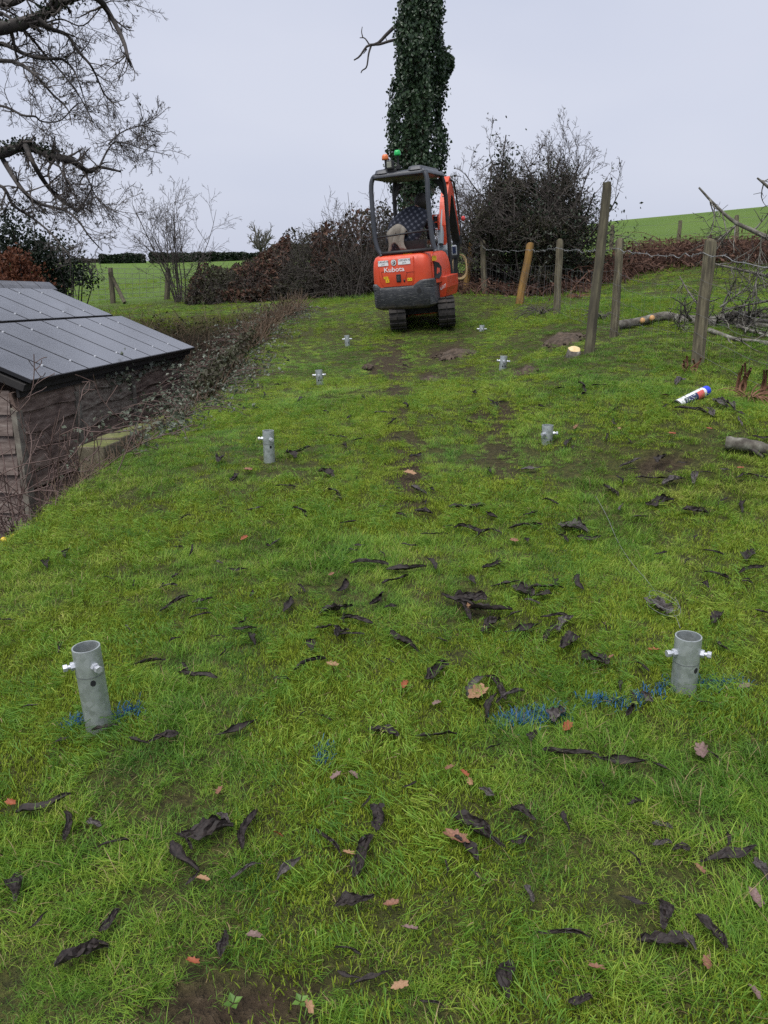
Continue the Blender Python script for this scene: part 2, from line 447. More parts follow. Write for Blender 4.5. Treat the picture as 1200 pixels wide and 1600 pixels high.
# ------------------------------------------------------------------ grass
straw_mat = foliage('dead_grass', [(.14, .10, .045), (.24, .18, .085), (.36, .29, .15)], rough=.6, trans=.2)
moss_mat = foliage('moss', [(.10, .165, .014), (.20, .275, .020), (.33, .37, .034)], rough=.7, trans=.25, scale=2.5, patch=.6)
def grass_shader(name):
    m, nt, nn, nl, b = new_mat(name)
    a = nn.new('ShaderNodeAttribute'); a.attribute_name = 'rv'
    nA = noise_node(nt, .75, 4, .6, 'World'); nB = noise_node(nt, 4.5, 3, .6, 'World')
    f = math_node(nt, 'ADD', math_node(nt, 'MULTIPLY', a.outputs['Fac'], .55), math_node(nt, 'MULTIPLY_ADD', nA.outputs['Fac'], 1.0, -.50))
    f = math_node(nt, 'ADD', f, math_node(nt, 'MULTIPLY_ADD', nB.outputs['Fac'], 1.15, -.36), clamp=True)
    r = ramp_node(nt, f, [(0, (.050, .122, .020)), (.25, (.086, .198, .024)), (.5, (.158, .290, .030)), (.75, (.29, .385, .050)), (1.0, (.48, .49, .13))])
    nl.new(r.outputs['Color'], b.inputs['Base Color']); b.inputs['Roughness'].default_value = .5; b.inputs['Specular IOR Level'].default_value = .25
    t = nn.new('ShaderNodeBsdfTranslucent'); nl.new(r.outputs['Color'], t.inputs['Color'])
    ms = nn.new('ShaderNodeMixShader'); ms.inputs[0].default_value = .3
    nl.new(b.outputs[0], ms.inputs[1]); nl.new(t.outputs[0], ms.inputs[2]); nl.new(ms.outputs[0], nn['Material Output'].inputs['Surface'])
    return m
grass_mat = grass_shader('grass_blades')
def tuft_mesh(name, nb, rad_, hmin, hmax, wid, lean, mats, straw=.05, seed=0):
    g = np.random.default_rng(seed)
    K = 4
    base = g.normal(size=(nb, 2)) * rad_ * .6
    az = g.uniform(0, 2 * np.pi, nb) ; az = np.where(g.random(nb) < .45, g.normal(0, .6, nb), az)
    L = g.uniform(hmin, hmax, nb) * g.uniform(.6, 1.0, nb)
    l0 = np.radians(np.clip(g.normal(lean * .55, 16, nb), 0, 75)); l1 = np.radians(np.clip(g.normal(lean * 1.35, 24, nb), 10, 125))
    w = g.uniform(wid[0], wid[1], nb)
    V = np.zeros((nb, K, 2, 3)); p = np.c_[base, np.full(nb, -.004)]
    dirh = np.stack([np.cos(az), np.sin(az), np.zeros(nb)], 1); side = np.stack([-np.sin(az), np.cos(az), np.zeros(nb)], 1)
    tw = g.uniform(-.6, .6, nb)
    for k in range(K):
        t = k / (K - 1); a = l0 + (l1 - l0) * t
        up = np.array([0, 0, 1.0])
        s = unit(side + .5 * tw[:, None] * np.array([0, 0, 1.0]))
        ww = w * (1.0, .95, .7, .06)[k]
        V[:, k, 0] = p - s * ww[:, None] / 2; V[:, k, 1] = p + s * ww[:, None] / 2
        d = dirh * np.sin(a)[:, None] + up * np.cos(a)[:, None]
        p = p + d * (L / (K - 1))[:, None]; p[:, 2] = np.maximum(p[:, 2], .004)
    Vf = V.reshape(-1, 3)
    b = np.arange(nb)[:, None] * K * 2 + np.arange(K - 1)[None] * 2
    F = np.stack([b, b + 1, b + 3, b + 2], -1).reshape(-1, 4)
    rv = np.repeat(np.clip(g.beta(2.0, 2.6, nb), 0, 1), K * 2)
    mi = np.repeat((g.random(nb) < straw).astype(int), K - 1)
    return mk_mesh(name, Vf, F, mats, True, mi, {'rv': rv})
lib = bpy.data.collections.new('grass_library')
NT = 12; NM = 6
for i in range(NT):
    kind = i % 4
    me = tuft_mesh('grass_tuft', (100, 88, 76, 84)[kind], (.065, .06, .055, .075)[kind], (.02, .03, .035, .02)[kind], (.06, .09, .13, .07)[kind], (.0013, .0031), (48, 58, 62, 70)[kind], [grass_mat, straw_mat], (.03, .05, .06, .10)[kind], 100 + i)
    lib.objects.link(bpy.data.objects.new('a_tuft_%02d' % i, me))
for i in range(NM):
    me = tuft_mesh('moss_tuft', 120, .06, .010, .028, (.0018, .0032), 35, [moss_mat, straw_mat], .015, 200 + i)
    lib.objects.link(bpy.data.objects.new('b_moss_%02d' % i, me))

gn = bpy.data.node_groups.new('scatter', 'GeometryNodeTree')
gn.interface.new_socket('Geometry', in_out='INPUT', socket_type='NodeSocketGeometry')
gn.interface.new_socket('Geometry', in_out='OUTPUT', socket_type='NodeSocketGeometry')
gi = gn.nodes.new('NodeGroupInput'); go = gn.nodes.new('NodeGroupOutput')
ci = gn.nodes.new('GeometryNodeCollectionInfo'); ci.inputs['Collection'].default_value = lib
ci.inputs['Separate Children'].default_value = True; ci.inputs['Reset Children'].default_value = True
ip = gn.nodes.new('GeometryNodeInstanceOnPoints'); ip.inputs['Pick Instance'].default_value = True
def named(nm, ty):
    n = gn.nodes.new('GeometryNodeInputNamedAttribute'); n.data_type = ty; n.inputs['Name'].default_value = nm; return n
na, nb_, nc = named('vi', 'INT'), named('rot', 'FLOAT_VECTOR'), named('scl', 'FLOAT_VECTOR')
er = gn.nodes.new('FunctionNodeEulerToRotation')
gl = gn.links
gl.new(gi.outputs[0], ip.inputs['Points']); gl.new(ci.outputs[0], ip.inputs['Instance'])
gl.new(na.outputs['Attribute'], ip.inputs['Instance Index']); gl.new(nb_.outputs['Attribute'], er.inputs[0]); gl.new(er.outputs[0], ip.inputs['Rotation'])
gl.new(nc.outputs['Attribute'], ip.inputs['Scale']); gl.new(ip.outputs['Instances'], go.inputs[0])
def scatter(name, P, vi, rot, scl):
    me = bpy.data.meshes.new(name); me.vertices.add(len(P)); me.vertices.foreach_set('co', np.asarray(P, np.float32).ravel())
    a = me.attributes.new('vi', 'INT', 'POINT'); a.data.foreach_set('value', np.asarray(vi, np.int32))
    a = me.attributes.new('rot', 'FLOAT_VECTOR', 'POINT'); a.data.foreach_set('vector', np.asarray(rot, np.float32).ravel())
    a = me.attributes.new('scl', 'FLOAT_VECTOR', 'POINT'); a.data.foreach_set('vector', np.asarray(scl, np.float32).ravel())
    o = obj(name, me); m = o.modifiers.new('scatter', 'NODES'); m.node_group = gn
    return o
pts = []
for (d0, d1, dens) in ((.9, 2.6, 620), (2.6, 4.5, 480), (4.5, 8, 300), (8, 13, 170), (13, 22, 85), (22, 34, 14)):
    # candidates over a wedge in front of the camera, wide enough for a step to either side
    half = d1 * .62 + 1.6
    n = int(dens * 2 * half * (d1 - d0))
    x = rng.uniform(-half, half, n); y = rng.uniform(d0, d1, n)
    keep = np.abs(x) < y * .58 + 1.3
    pts.append(np.c_[x[keep], y[keep]])
pts = np.concatenate(pts)
x, y = pts[:, 0], pts[:, 1]
hol = hollow(x, y); br = bare(x, y)
keep = (hol < .12) & (rng.random(len(x)) > br * .86) & ~((x > 9.5) & (y > 16))
# inside the bracken bank, the hedge and the hollow no turf
x, y, br = x[keep], y[keep], br[keep]
z = hgt(x, y)
mossy = fbm(x * 1.5, y * 1.1, 51, 3) + .22 * (rng.random(len(x)) - .5) + .12 * sstep(2, -2, x) * sstep(12, 4, y)
is_moss = mossy > .565
tall = fbm(x * 2.4, y * 2.4, 61, 2)
dist = np.hypot(x, y)
sc = (.30 + .80 * tall) * rng.uniform(.75, 1.2, len(x)) * (1 + .004 * np.clip(dist - 3, 0, 30))
sc = np.where(x > 2.9, sc * 1.25, sc) * (1 - .45 * np.clip(br * 2, 0, 1))
sc = np.where(is_moss, rng.uniform(.8, 1.25, len(x)) * (1 + .03 * np.clip(dist - 3, 0, 30)), sc)
vi = np.where(is_moss, NT + rng.integers(0, NM, len(x)), rng.integers(0, NT, len(x)))
flow = 2 * np.pi * 1.5 * fbm(x * .9, y * .9, 71, 2) + rng.normal(0, .8, len(x))
rot = np.stack([rng.normal(0, .1, len(x)), rng.normal(0, .1, len(x)), flow], 1)
zs = sc * rng.uniform(.7, 1.05, len(x)) * (1 - .35 * sstep(3, 9, dist))
# a thinner sprinkle of grass through the moss
grass = scatter('grass', np.c_[x, y, z], vi, rot, np.stack([sc, sc, zs], 1))
tag(grass, 'short mossy green grass covering the lawn and paddock', kind='stuff')
extra = np.where(is_moss & (rng.random(len(x)) < .45))[0]
grass2 = scatter('grass_in_moss', np.c_[x[extra], y[extra], z[extra]], rng.integers(0, NT, len(extra)), rot[extra][:, [1, 0, 2]] + 1.1, np.stack([sc[extra] * .8] * 3, 1))
tag(grass2, 'scattered taller grass blades growing through moss', kind='stuff')

# ================================================================== BUILT THINGS
# ------------------------------------------------------------------ galvanised ground screw tubes with clamp bolts
def galv_mat(name):
    m, nt, nn, nl, b = new_mat(name)
    tc = nn.new('ShaderNodeTexCoord')
    v = nn.new('ShaderNodeTexVoronoi'); v.inputs['Scale'].default_value = 55; v.inputs['Randomness'].default_value = 1
    n = noise_node(nt, 30, 5, .6)
    nl.new(tc.outputs['Object'], v.inputs['Vector'])
    f = math_node(nt, 'ADD', math_node(nt, 'MULTIPLY', v.outputs['Color'], .28), math_node(nt, 'MULTIPLY', n.outputs['Fac'], .6))
    r = ramp_node(nt, f, [(.25, (.32, .35, .345)), (.5, (.40, .435, .43)), (.8, (.50, .53, .52))])  # grey zinc; the slight green tint paints a greenish reflection into the colour
    nl.new(r.outputs['Color'], b.inputs['Base Color']); b.inputs['Metallic'].default_value = .55
    r2 = ramp_node(nt, f, [(.3, .36), (.75, .58)]); nl.new(r2.outputs['Color'], b.inputs['Roughness'])
    bump_node(nt, b, n.outputs['Fac'], .15, .003)
    return m
galv = galv_mat('galvanised_steel')
zinc = simple('bright_zinc_bolt', [(.42, .44, .47), (.58, .60, .64)], 60, .38, metal=.5)
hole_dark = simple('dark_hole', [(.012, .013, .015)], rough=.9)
seam_dark = simple('weld_seam', [(.10, .11, .115), (.2, .21, .215)], 80, .7, metal=.3)
PIPE_INFO = [
    ('tall galvanised steel tube with two bolts, nearest on the left of the lawn', -8, 0.0445, (152, 45), 1),
    ('short galvanised steel tube with two bolts, nearest on the right beside blue paint', 4, 0.0445, (168, 28), 1),
    ('galvanised steel tube standing second from the camera in the left row', 0, 0.0405, (186, 60), 2),
    ('galvanised steel tube standing second from the camera in the right row', 2, 0.0405, (228, 8), 2),
    ('small galvanised steel tube standing third in the left row', 0, 0.0405, (180, 0, 270), 3),
    ('small galvanised steel tube leaning beside a molehill, third in the right row', 5, 0.0405, (180, 0, 268), 3),
    ('tiny galvanised steel tube farthest along the left row, left of the excavator', -3, 0.0405, (180, 0), 2),
    ('tiny galvanised steel tube farthest along the right row, right of the excavator', 0, 0.0405, (180, 0, 270), 3)]
def ring(c, r, n, z): return [(c[0] + r * math.cos(2 * math.pi * i / n), c[1] + r * math.sin(2 * math.pi * i / n), z) for i in range(n)]
for (bx, by, zc, tx, ty), (lab, tilt, R, azs, nb) in zip(PIPES, PIPE_INFO):
    g = at(bx, by, zc); g.z = H(g.x, g.y)
    # height from the top pixel at the depth of the axis
    top = None
    best = 9
    for hh in np.linspace(.05, .5, 181):
        py = project(g.x, g.y, g.z + hh)[1]
        if abs(py - ty) < best: best = abs(py - ty); top = hh
    px_, _, z_ = project(g.x, g.y, g.z + top)
    lean = math.atan2((tx - px_) / FPX * z_, top)
    root = empty('ground_screw_tube', g, (0, lean, 0))
    tag(root, lab, 'steel tube', 'galvanised tubes in two rows')
    n = 40; wall = .004
    m = MB()
    m.loft([ring((0, 0), R, n, -.12), ring((0, 0), R, n, top - .095), ring((0, 0), R * 1.012, n, top - .0945), ring((0, 0), R * 1.012, n, top - .0015), ring((0, 0), R * 1.004, n, top),
            ring((0, 0), R - wall, n, top), ring((0, 0), R - wall, n, top - .2)], cap0=False, cap1=True)
    m.build('tube', galv, root, auto=35)
    sm = MB(); sm.loft([ring((0, 0), R * 1.016, n, top - .0965), ring((0, 0), R * 1.016, n, top - .0940)], False, False); sm.build('weld_seam', seam_dark, root)
    for az in azs:
        a = rad(az); d = Vector((math.cos(a), -abs(math.sin(a)) if az < 190 else math.sin(a), 0)).normalized(); zb = top - .058
        bm_ = MB()
        # welded nut, shank, hex head, laid out along +X then turned
        def hexr(x, r, n=6, ph=0): return [(x, r * math.cos(2 * math.pi * i / n + ph), r * math.sin(2 * math.pi * i / n + ph)) for i in range(n)]
        bm_.loft([hexr(R - .004, .0145), hexr(R + .012, .0145)])
        nut = bm_.build('nut', zinc, root, smooth=False, loc=(0, 0, zb), rot=(0, 0, math.atan2(d.y, d.x)), bevel=.0012)
        bm_ = MB(); bm_.loft([hexr(R + .010, .0075, 12), hexr(R + .022, .0075, 12)], False, False)
        bm_.loft([hexr(R + .021, .0130, 6, .3), hexr(R + .035, .0130, 6, .3)])
        bm_.build('bolt', zinc, root, smooth=False, loc=(0, 0, zb), rot=(0, 0, math.atan2(d.y, d.x)), bevel=.0012)
    # round adjustment hole, dark inside, seen from the camera side
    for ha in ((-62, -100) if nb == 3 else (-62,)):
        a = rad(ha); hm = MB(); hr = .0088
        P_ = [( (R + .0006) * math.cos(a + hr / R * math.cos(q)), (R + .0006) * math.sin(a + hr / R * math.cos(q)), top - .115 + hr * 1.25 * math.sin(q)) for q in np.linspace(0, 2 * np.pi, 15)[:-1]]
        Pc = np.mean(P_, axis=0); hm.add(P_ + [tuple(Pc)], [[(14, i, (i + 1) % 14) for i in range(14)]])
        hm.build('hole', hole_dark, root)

# ------------------------------------------------------------------ barn with solar panels
wood_old = simple('weathered_barn_board', [(.05, .033, .026), (.12, .082, .064), (.20, .145, .115), (.29, .24, .20)], 3.2, .85, .5, .012, stretch=(7, 1.2, 7), detail=8, coord='World')
wood_end = simple('weathered_gable_board', [(.05, .037, .031), (.12, .09, .076), (.19, .15, .13), (.27, .24, .21)], 3.2, .85, .5, .012, stretch=(1.2, 7, 7), detail=8, coord='World')
wood_grey = simple('grey_lichened_board', [(.06, .045, .036), (.15, .115, .09), (.26, .22, .175), (.38, .35, .29)], 5.0, .9, .5, .012, stretch=(5, 1.2, 5), detail=8, coord='World')
batten_w = simple('barn_batten', [(.06, .05, .042), (.17, .15, .12), (.26, .25, .2)], 9, .9, .4, .01)
panel_glass = simple('solar_glass', [(.095, .102, .120), (.13, .138, .158)], 1.5, .3, rr=(.22, .36), spec=.9, coord='World')
panel_frame = simple('black_panel_frame', [(.012, .012, .014)], rough=.5)
ridge_metal = simple('ridge_metal', [(.10, .105, .12), (.17, .175, .19)], 4, .4, metal=.2)
clip_m = simple('panel_clip', [(.75, .77, .8)], rough=.35, metal=.3)
roof_dark = simple('roof_underside', [(.018, .017, .017), (.035, .032, .03)], 8, .9)
E0 = at(25, 590, 7.56); E1 = at(290, 540, 12.39)
AX = (E1 - E0); BL = math.hypot(AX.x, AX.y); ZS = AX.z
AXu = Vector((AX.x, AX.y, 0)) / BL; SD = Vector((-AXu.y, AXu.x, 0))
PITCHR = math.atan2(.90, 2.16)
def bp(t, s, h=0.0):
    """barn frame: t metres along the eave from the near end, s metres in from the eave, h metres above the eave line"""
    p = E0 + AXu * t + SD * s; p.z += ZS * t / BL + h; return p
def slope(t, s, up=0.0): return bp(t - 0, s - math.sin(PITCHR) * up, math.tan(PITCHR) * s + math.cos(PITCHR) * up)
FLOOR = H(*bp(2.0, -.25)[:2]) - .2
barn = empty('barn', (E0.x, E0.y, FLOOR)); tag(barn, 'low timber barn with waney boards and a roof of black solar panels', 'barn')
def bchild(m, name, mat, **k):
    V = np.concatenate(m.V) - np.array([E0.x, E0.y, FLOOR]); m.V = [V]
    return m.build(name, mat, barn, **k)
def hexa(m, c8): return m.add([tuple(c) for c in c8], [[(0, 3, 2, 1), (4, 5, 6, 7), (0, 1, 5, 4), (1, 2, 6, 5), (2, 3, 7, 6), (3, 0, 4, 7)]])
RS = 2.16
m = MB(); hexa(m, [slope(-.02, -.10, -.10), slope(BL - .02, -.10, -.10), slope(BL - .02, RS, -.10), slope(-.02, RS, -.10), slope(-.02, -.10, -.03), slope(BL - .02, -.10, -.03), slope(BL - .02, RS, -.03), slope(-.02, RS, -.03)])
bchild(m, 'roof_deck', roof_dark, smooth=False)
top_z = math.tan(PITCHR) * RS
m = MB(); hexa(m, [bp(0, RS + .01, top_z - .14), bp(BL, RS + .01, top_z - .14), bp(BL, RS + 2.1, top_z - 1.0), bp(0, RS + 2.1, top_z - 1.0), bp(0, RS + .01, top_z - .04), bp(BL, RS + .01, top_z - .04), bp(BL, RS + 2.1, top_z - .9), bp(0, RS + 2.1, top_z - .9)])
bchild(m, 'rear_roof', roof_dark, smooth=False)
def panel_row(s0, s1, ts):
    for a, b in zip(ts[:-1], ts[1:]):
        m = MB(); g = .006
        hexa(m, [slope(a + g, s0, 0), slope(b - g, s0, 0), slope(b - g, s1, 0), slope(a + g, s1, 0), slope(a + g, s0, .035), slope(b - g, s0, .035), slope(b - g, s1, .035), slope(a + g, s1, .035)])
        p = bchild(m, 'solar_panel', panel_frame, smooth=False)
        m = MB(); e = .012
        m.add([tuple(slope(q, w, .0365) - Vector((E0.x, E0.y, FLOOR))) for q, w in ((a + g + e, s0 + e), (b - g - e, s0 + e), (b - g - e, s1 - e), (a + g + e, s1 - e))], [[(0, 1, 2, 3)]])
        m.build('glass', panel_glass, p, smooth=False)
        for w in (s0 + .18 * (s1 - s0), s0 + .82 * (s1 - s0)):
            if a > .01 and b < 10:
                m = MB(); c = slope(a, w, .040) - Vector((E0.x, E0.y, FLOOR))
                m.box(c, (.022, .032, .012)); m.build('clip', clip_m, p, smooth=False)
panel_row(-.14, 1.035, np.linspace(0, BL, 9))
panel_row(1.075, 2.03, np.r_[0, np.linspace(.42, BL - .22, 8)])
for k in range(10):
    a = BL * k / 10 - .02; b = a + BL / 10 - .03
    m = MB(); prof = [(2.02, .03), (2.08, .06), (2.16, .085), (2.24, .06), (2.30, .03)]
    R0 = [slope(a, min(s, RS), u) if s <= RS else bp(a, s, top_z - (s - RS) * .4 + u * .9) for s, u in prof]
    R1 = [slope(b, min(s, RS), u) if s <= RS else bp(b, s, top_z - (s - RS) * .4 + u * .9) for s, u in prof]
    lo0 = [bp(a, 2.3, top_z - .12), bp(a, 2.02, top_z - .12)]; lo1 = [bp(b, 2.3, top_z - .12), bp(b, 2.02, top_z - .12)]
    m.loft([[tuple(p) for p in R0 + lo0], [tuple(p) for p in R1 + lo1]]); bchild(m, 'ridge_cap', ridge_metal, smooth=False)
# eave fascia and gutter-dark soffit board
m = MB(); hexa(m, [bp(.02, .0, -.20), bp(BL - .06, .0, -.20), bp(BL - .06, .03, -.20), bp(.02, .03, -.20), bp(.02, .0, -.06), bp(BL - .06, .0, -.06), bp(BL - .06, .03, -.05), bp(.02, .03, -.05)])
bchild(m, 'fascia', roof_dark, smooth=False)
def wany_board(t0, t1, zb, zt, s, jit, name, mat, frame):
    n = 9; m = MB(); lo = []; hi = []
    ph = random.random() * 9
    V = []
    for i in range(n):
        t = t0 + (t1 - t0) * i / (n - 1); w = .022 * math.sin(ph + t * 3.1) + .012 * math.sin(ph * 2 + t * 7.7)
        for (h, out) in ((zb + w, -.055 + jit), (zt, -.010 + jit), (zt, .014), (zb + w, -.02)):
            V.append(tuple(frame(t, s + out, h)))
    F = []
    for i in range(n - 1):
        b = i * 4
        for k in range(4): F.append((b + k, b + (k + 1) % 4, b + 4 + (k + 1) % 4, b + 4 + k))
    F += [(0, 1, 2, 3), ((n - 1) * 4 + 3, (n - 1) * 4 + 2, (n - 1) * 4 + 1, (n - 1) * 4)]
    m.add(V, [F]); bchild(m, name, mat, smooth=False)
def fside(t, s, z): p = bp(t, s); p.z = z; return p
rows = np.arange(FLOOR, E0.z - .12, .205)
cuts = [0.0, 1.28, 2.9, BL - .12]
for ri, zb in enumerate(rows):
    for a, b in zip(cuts[:-1], cuts[1:]):
        dz = random.uniform(-.012, .012)
        wany_board(a + .01, b - .01, zb + dz, min(zb + .245 + dz, E0.z - .16 + .0), .10, random.uniform(-.012, .008), 'board', wood_grey if (ri >= len(rows) - 4 and a > .5 and random.random() < .7) else wood_old, fside)
def fend(t, s, z): p = bp(.05 + (s - .10), .12 + t); p.z = z; return p       # near gable wall
for ri, zb in enumerate(np.arange(FLOOR, E0.z + .55, .205)):
    wmax = 2.05 if zb < E0.z - .2 else 2.05
    s_start = max(0.0, (zb + .24 - (E0.z - .10)) / math.tan(PITCHR)) if zb + .24 > E0.z - .1 else 0.0
    if s_start < 1.8: wany_board(s_start, 2.05, zb, zb + .245, .10, random.uniform(-.01, .01), 'board', wood_end, fend)
for t in (0.02, 1.28, 2.9, BL - .14):
    m = MB(); hexa(m, [fside(t - .05, .03, FLOOR + (.9 if 1 < t < 4 else 0)), fside(t + .07, .03, FLOOR + (.9 if 1 < t < 4 else 0)), fside(t + .07, .09, FLOOR), fside(t - .05, .09, FLOOR), fside(t - .05, .035, E0.z - .34), fside(t + .07, .035, E0.z - .34), fside(t + .07, .09, E0.z - .3), fside(t - .05, .09, E0.z - .3)])
    bchild(m, 'upright_batten', batten_w, smooth=False)
m = MB(); hexa(m, [fside(BL - .14, .12, FLOOR), fside(BL - .10, .12, FLOOR), fside(BL - .10, 4.1, FLOOR), fside(BL - .14, 4.1, FLOOR), fside(BL - .14, .12, E0.z - .2), fside(BL - .10, .12, E0.z - .2), fside(BL - .10, 4.1, E0.z - .2), fside(BL - .14, 4.1, E0.z - .2)])
bchild(m, 'far_wall', wood_old, smooth=False)
m = MB(); hexa(m, [fside(.1, 4.05, FLOOR), fside(BL - .2, 4.05, FLOOR), fside(BL - .2, 4.1, FLOOR), fside(.1, 4.1, FLOOR), fside(.1, 4.05, E0.z - .1), fside(BL - .2, 4.05, E0.z - .1), fside(BL - .2, 4.1, E0.z - .1), fside(.1, 4.1, E0.z - .1)])
bchild(m, 'rear_wall', wood_old, smooth=False)

# ------------------------------------------------------------------ mossy concrete block wall on the edge of the bank
conc, nt, nn, nl, pb = new_mat('mossy_concrete')
n1 = noise_node(nt, 14, 6, .65, 'World'); n2 = noise_node(nt, 4, 4, .6, 'World')
base = ramp_node(nt, n1.outputs['Fac'], [(.3, (.075, .065, .042)), (.55, (.15, .13, .085)), (.75, (.24, .22, .17))]).outputs['Color']
geo = nn.new('ShaderNodeNewGeometry'); sx = nn.new('ShaderNodeSeparateXYZ'); nl.new(geo.outputs['Normal'], sx.inputs[0])
mf = math_node(nt, 'MULTIPLY', math_node(nt, 'ADD', math_node(nt, 'MULTIPLY', sx.outputs['Z'], .75), math_node(nt, 'SUBTRACT', n2.outputs['Fac'], .80)), 2.2, clamp=True)
moss_c = ramp_node(nt, n1.outputs['Fac'], [(.3, (.04, .05, .012)), (.7, (.15, .16, .03))]).outputs['Color']
nl.new(mix_node(nt, mf, base, moss_c), pb.inputs['Base Color']); pb.inputs['Roughness'].default_value = .95
bump_node(nt, pb, n1.outputs['Fac'], .7, .02)
W0 = at(147, 745, 6.35); W1 = at(268, 668, 9.0)
wtop0 = at(147, 691, 6.35).z; wtop1 = at(268, 648, 9.0).z
wd = Vector((W1.x - W0.x, W1.y - W0.y, 0)); wl_ = wd.length; wd /= wl_; ws = Vector((-wd.y, wd.x, 0))
bw = empty('block_wall', (W0.x, W0.y, W0.z - .4)); tag(bw, 'low wall of mossy concrete blocks between the barn and the lawn', 'wall', kind='thing')
for course in range(3):
    nbk = 6
    for k in range(nbk):
        a = wl_ * k / nbk; b = wl_ * (k + 1) / nbk - .008
        f = lambda t: wtop0 + (wtop1 - wtop0) * t / wl_
        h0 = .23; zt = -.0 - course * (h0 + .006)
        j = random.uniform(-.012, .012); jt = random.uniform(-.008, .008) if course else random.uniform(-.02, .01)
        m = MB(); o_ = Vector((W0.x, W0.y, 0)); q = []
        for dz in (-h0, 0):
            for (t, s) in ((a, -.11), (b, -.11), (b, .11), (a, .11)):
                p = o_ + wd * t + ws * (s + j); q.append((p.x - W0.x, p.y - W0.y, f(t) + zt + dz + jt - (W0.z - .4)))
        hexa(m, q); m.build('block', conc, bw, smooth=False, bevel=.012)

# ------------------------------------------------------------------ timber posts and fences
post_w = simple('weathered_post', [(.020, .016, .010), (.055, .047, .028), (.105, .092, .055), (.18, .17, .11)], 13, .9, .8, .016, stretch=(3.0, 3.0, .3), detail=8)
post_dark = simple('dark_green_post', [(.020, .017, .011), (.052, .045, .027), (.10, .092, .052)], 9, .9, .5, .01, stretch=(2, 2, .35), detail=8)
post_y = simple('ochre_new_post', [(.065, .036, .010), (.16, .085, .014), (.25, .14, .025)], 7, .8, .4, .008, stretch=(2, 2, .3), detail=6)
wire_m = simple('galvanised_wire', [(.16, .165, .17), (.30, .31, .31)], 40, .6, metal=.3)
wire_d = simple('dull_wire', [(.09, .09, .09), (.16, .16, .155)], 40, .6, metal=.3)
def post_mesh(L, w, seed, round_=False):
    """sawn or cleft post from z=-0.3 to L with a bevelled, uneven top"""
    g = random.Random(seed); m = MB(); rings = []
    n = 12 if round_ else 8
    for k, z in enumerate([-.3, 0, L * .25, L * .5, L * .75, L * .97, L]):
        s = 1.08 - .1 * z / L + g.uniform(-.03, .03); s *= .9 if k == 6 else 1
        ox, oy = g.uniform(-.006, .006), g.uniform(-.006, .006)
        r = []
        for i in range(n):
            a = 2 * math.pi * (i + .5) / n
            if round_: rr = w / 2
            else: rr = w / 2 * (1.18 if i % 2 == 0 else 1.16)
            r.append((ox + s * rr * math.cos(a), oy + s * rr * math.sin(a), z + (g.uniform(-.012, .012) if k == 6 else 0)))
        rings.append(r)
    m.loft(rings); return m
def stand_post(parent, name, bx, by, zc, tx, ty, w, mat, seed, origin, tzc=None):
    """post from its foot pixel to its top pixel at the same depth"""
    a = at(bx, by, zc); a.z = H(a.x, a.y); b = at(tx, ty, tzc or zc)
    d = b - a; m = post_mesh(d.length, w, seed)
    o = m.build(name, mat, parent, auto=40)
    o.rotation_euler = d.to_track_quat('Z', 'Y').to_euler(); o.location = a - origin
    return a, b
fo = at(1090, 566, 7.15); fo.z = H(fo.x, fo.y)
fence = empty('wire_fence', fo); tag(fence, 'old leaning wire fence of grey and ochre posts on the right of the lawn', 'fence')
FP = [stand_post(fence, 'post', 1090, 566, 7.15, 1110, 376, .100, post_w, 1, fo),
      stand_post(fence, 'post', 959, 526, 8.85, 969, 373, .082, post_w, 2, fo),
      stand_post(fence, 'post', 870, 493, 11.6, 875, 375, .095, post_w, 3, fo),
      stand_post(fence, 'post', 811, 476, 14.1, 829, 381, .115, post_y, 4, fo),
      stand_post(fence, 'post', 757, 460, 16.0, 754, 376, .10, post_w, 5, fo),
      stand_post(fence, 'post', 727, 458, 16.8, 738, 376, .115, post_y, 6, fo)]
far_a = at(1420, 640, 5.4); far_a.z = H(far_a.x, far_a.y)
FP = [(far_a, far_a + Vector((.05, 0, 1.2)))] + FP
m = post_mesh(1.2, .12, 9); o = m.build('post', post_w, fence, auto=40); o.location = far_a - fo
def wire(parent, origin, A, B, sag, r, name, mat, n=18, wob=.012, barbs=False):
    P = []
    for i in range(n):
        t = i / (n - 1); p = A.lerp(B, t); p = p + Vector((random.gauss(0, wob * .6), 0, -sag * 4 * t * (1 - t) + random.gauss(0, wob))) if 0 < i < n - 1 else p
        P.append(p - origin)
    P = spline(P, n * 2)
    m = MB(); m.tube(P, r, 5, caps=False)
    if barbs:
        Lw = (B - A).length; nb = int(Lw / .13)
        for k in range(nb):
            q = P[int((k + .5) / nb * (len(P) - 1))]
            for s in range(2):
                d = unit(rng.normal(size=3)) * .022; m.tube([q - d, q + d], r * .55, 3, caps=False)
    return m.build(name, mat, parent)
for (a, b), (a2, b2) in zip(FP[:-1], FP[1:]):
    up = lambda p, q, f: p.lerp(q, f) + Vector((-.06, -.02, 0))
    sl = random.uniform(.02, .07)
    wire(fence, fo, up(a, b, .90), up(a2, b2, .90), sl, .0034, 'barbed_wire', wire_m, barbs=True)
    for f in (.10, .25, .40, .55, .68):
        wire(fence, fo, up(a, b, f), up(a2, b2, f), sl + random.uniform(0, .04), .0015, 'line_wire', wire_d, wob=.008)
    nv = int((a2 - a).length / .16)
    m = MB()
    for k in range(1, nv):
        t = k / nv; lo = up(a, b, .10).lerp(up(a2, b2, .10), t); hi = up(a, b, .68).lerp(up(a2, b2, .68), t)
        dv = Vector((random.gauss(0, .012), random.gauss(0, .012), -sl * 4 * t * (1 - t)))
        m.tube([lo + dv - fo, lo.lerp(hi, .5) + dv * 1.6 - fo, hi + dv - fo], .0010, 3, caps=False)
    tag(m.build('stay_wires', wire_d, fence), kind='stuff')
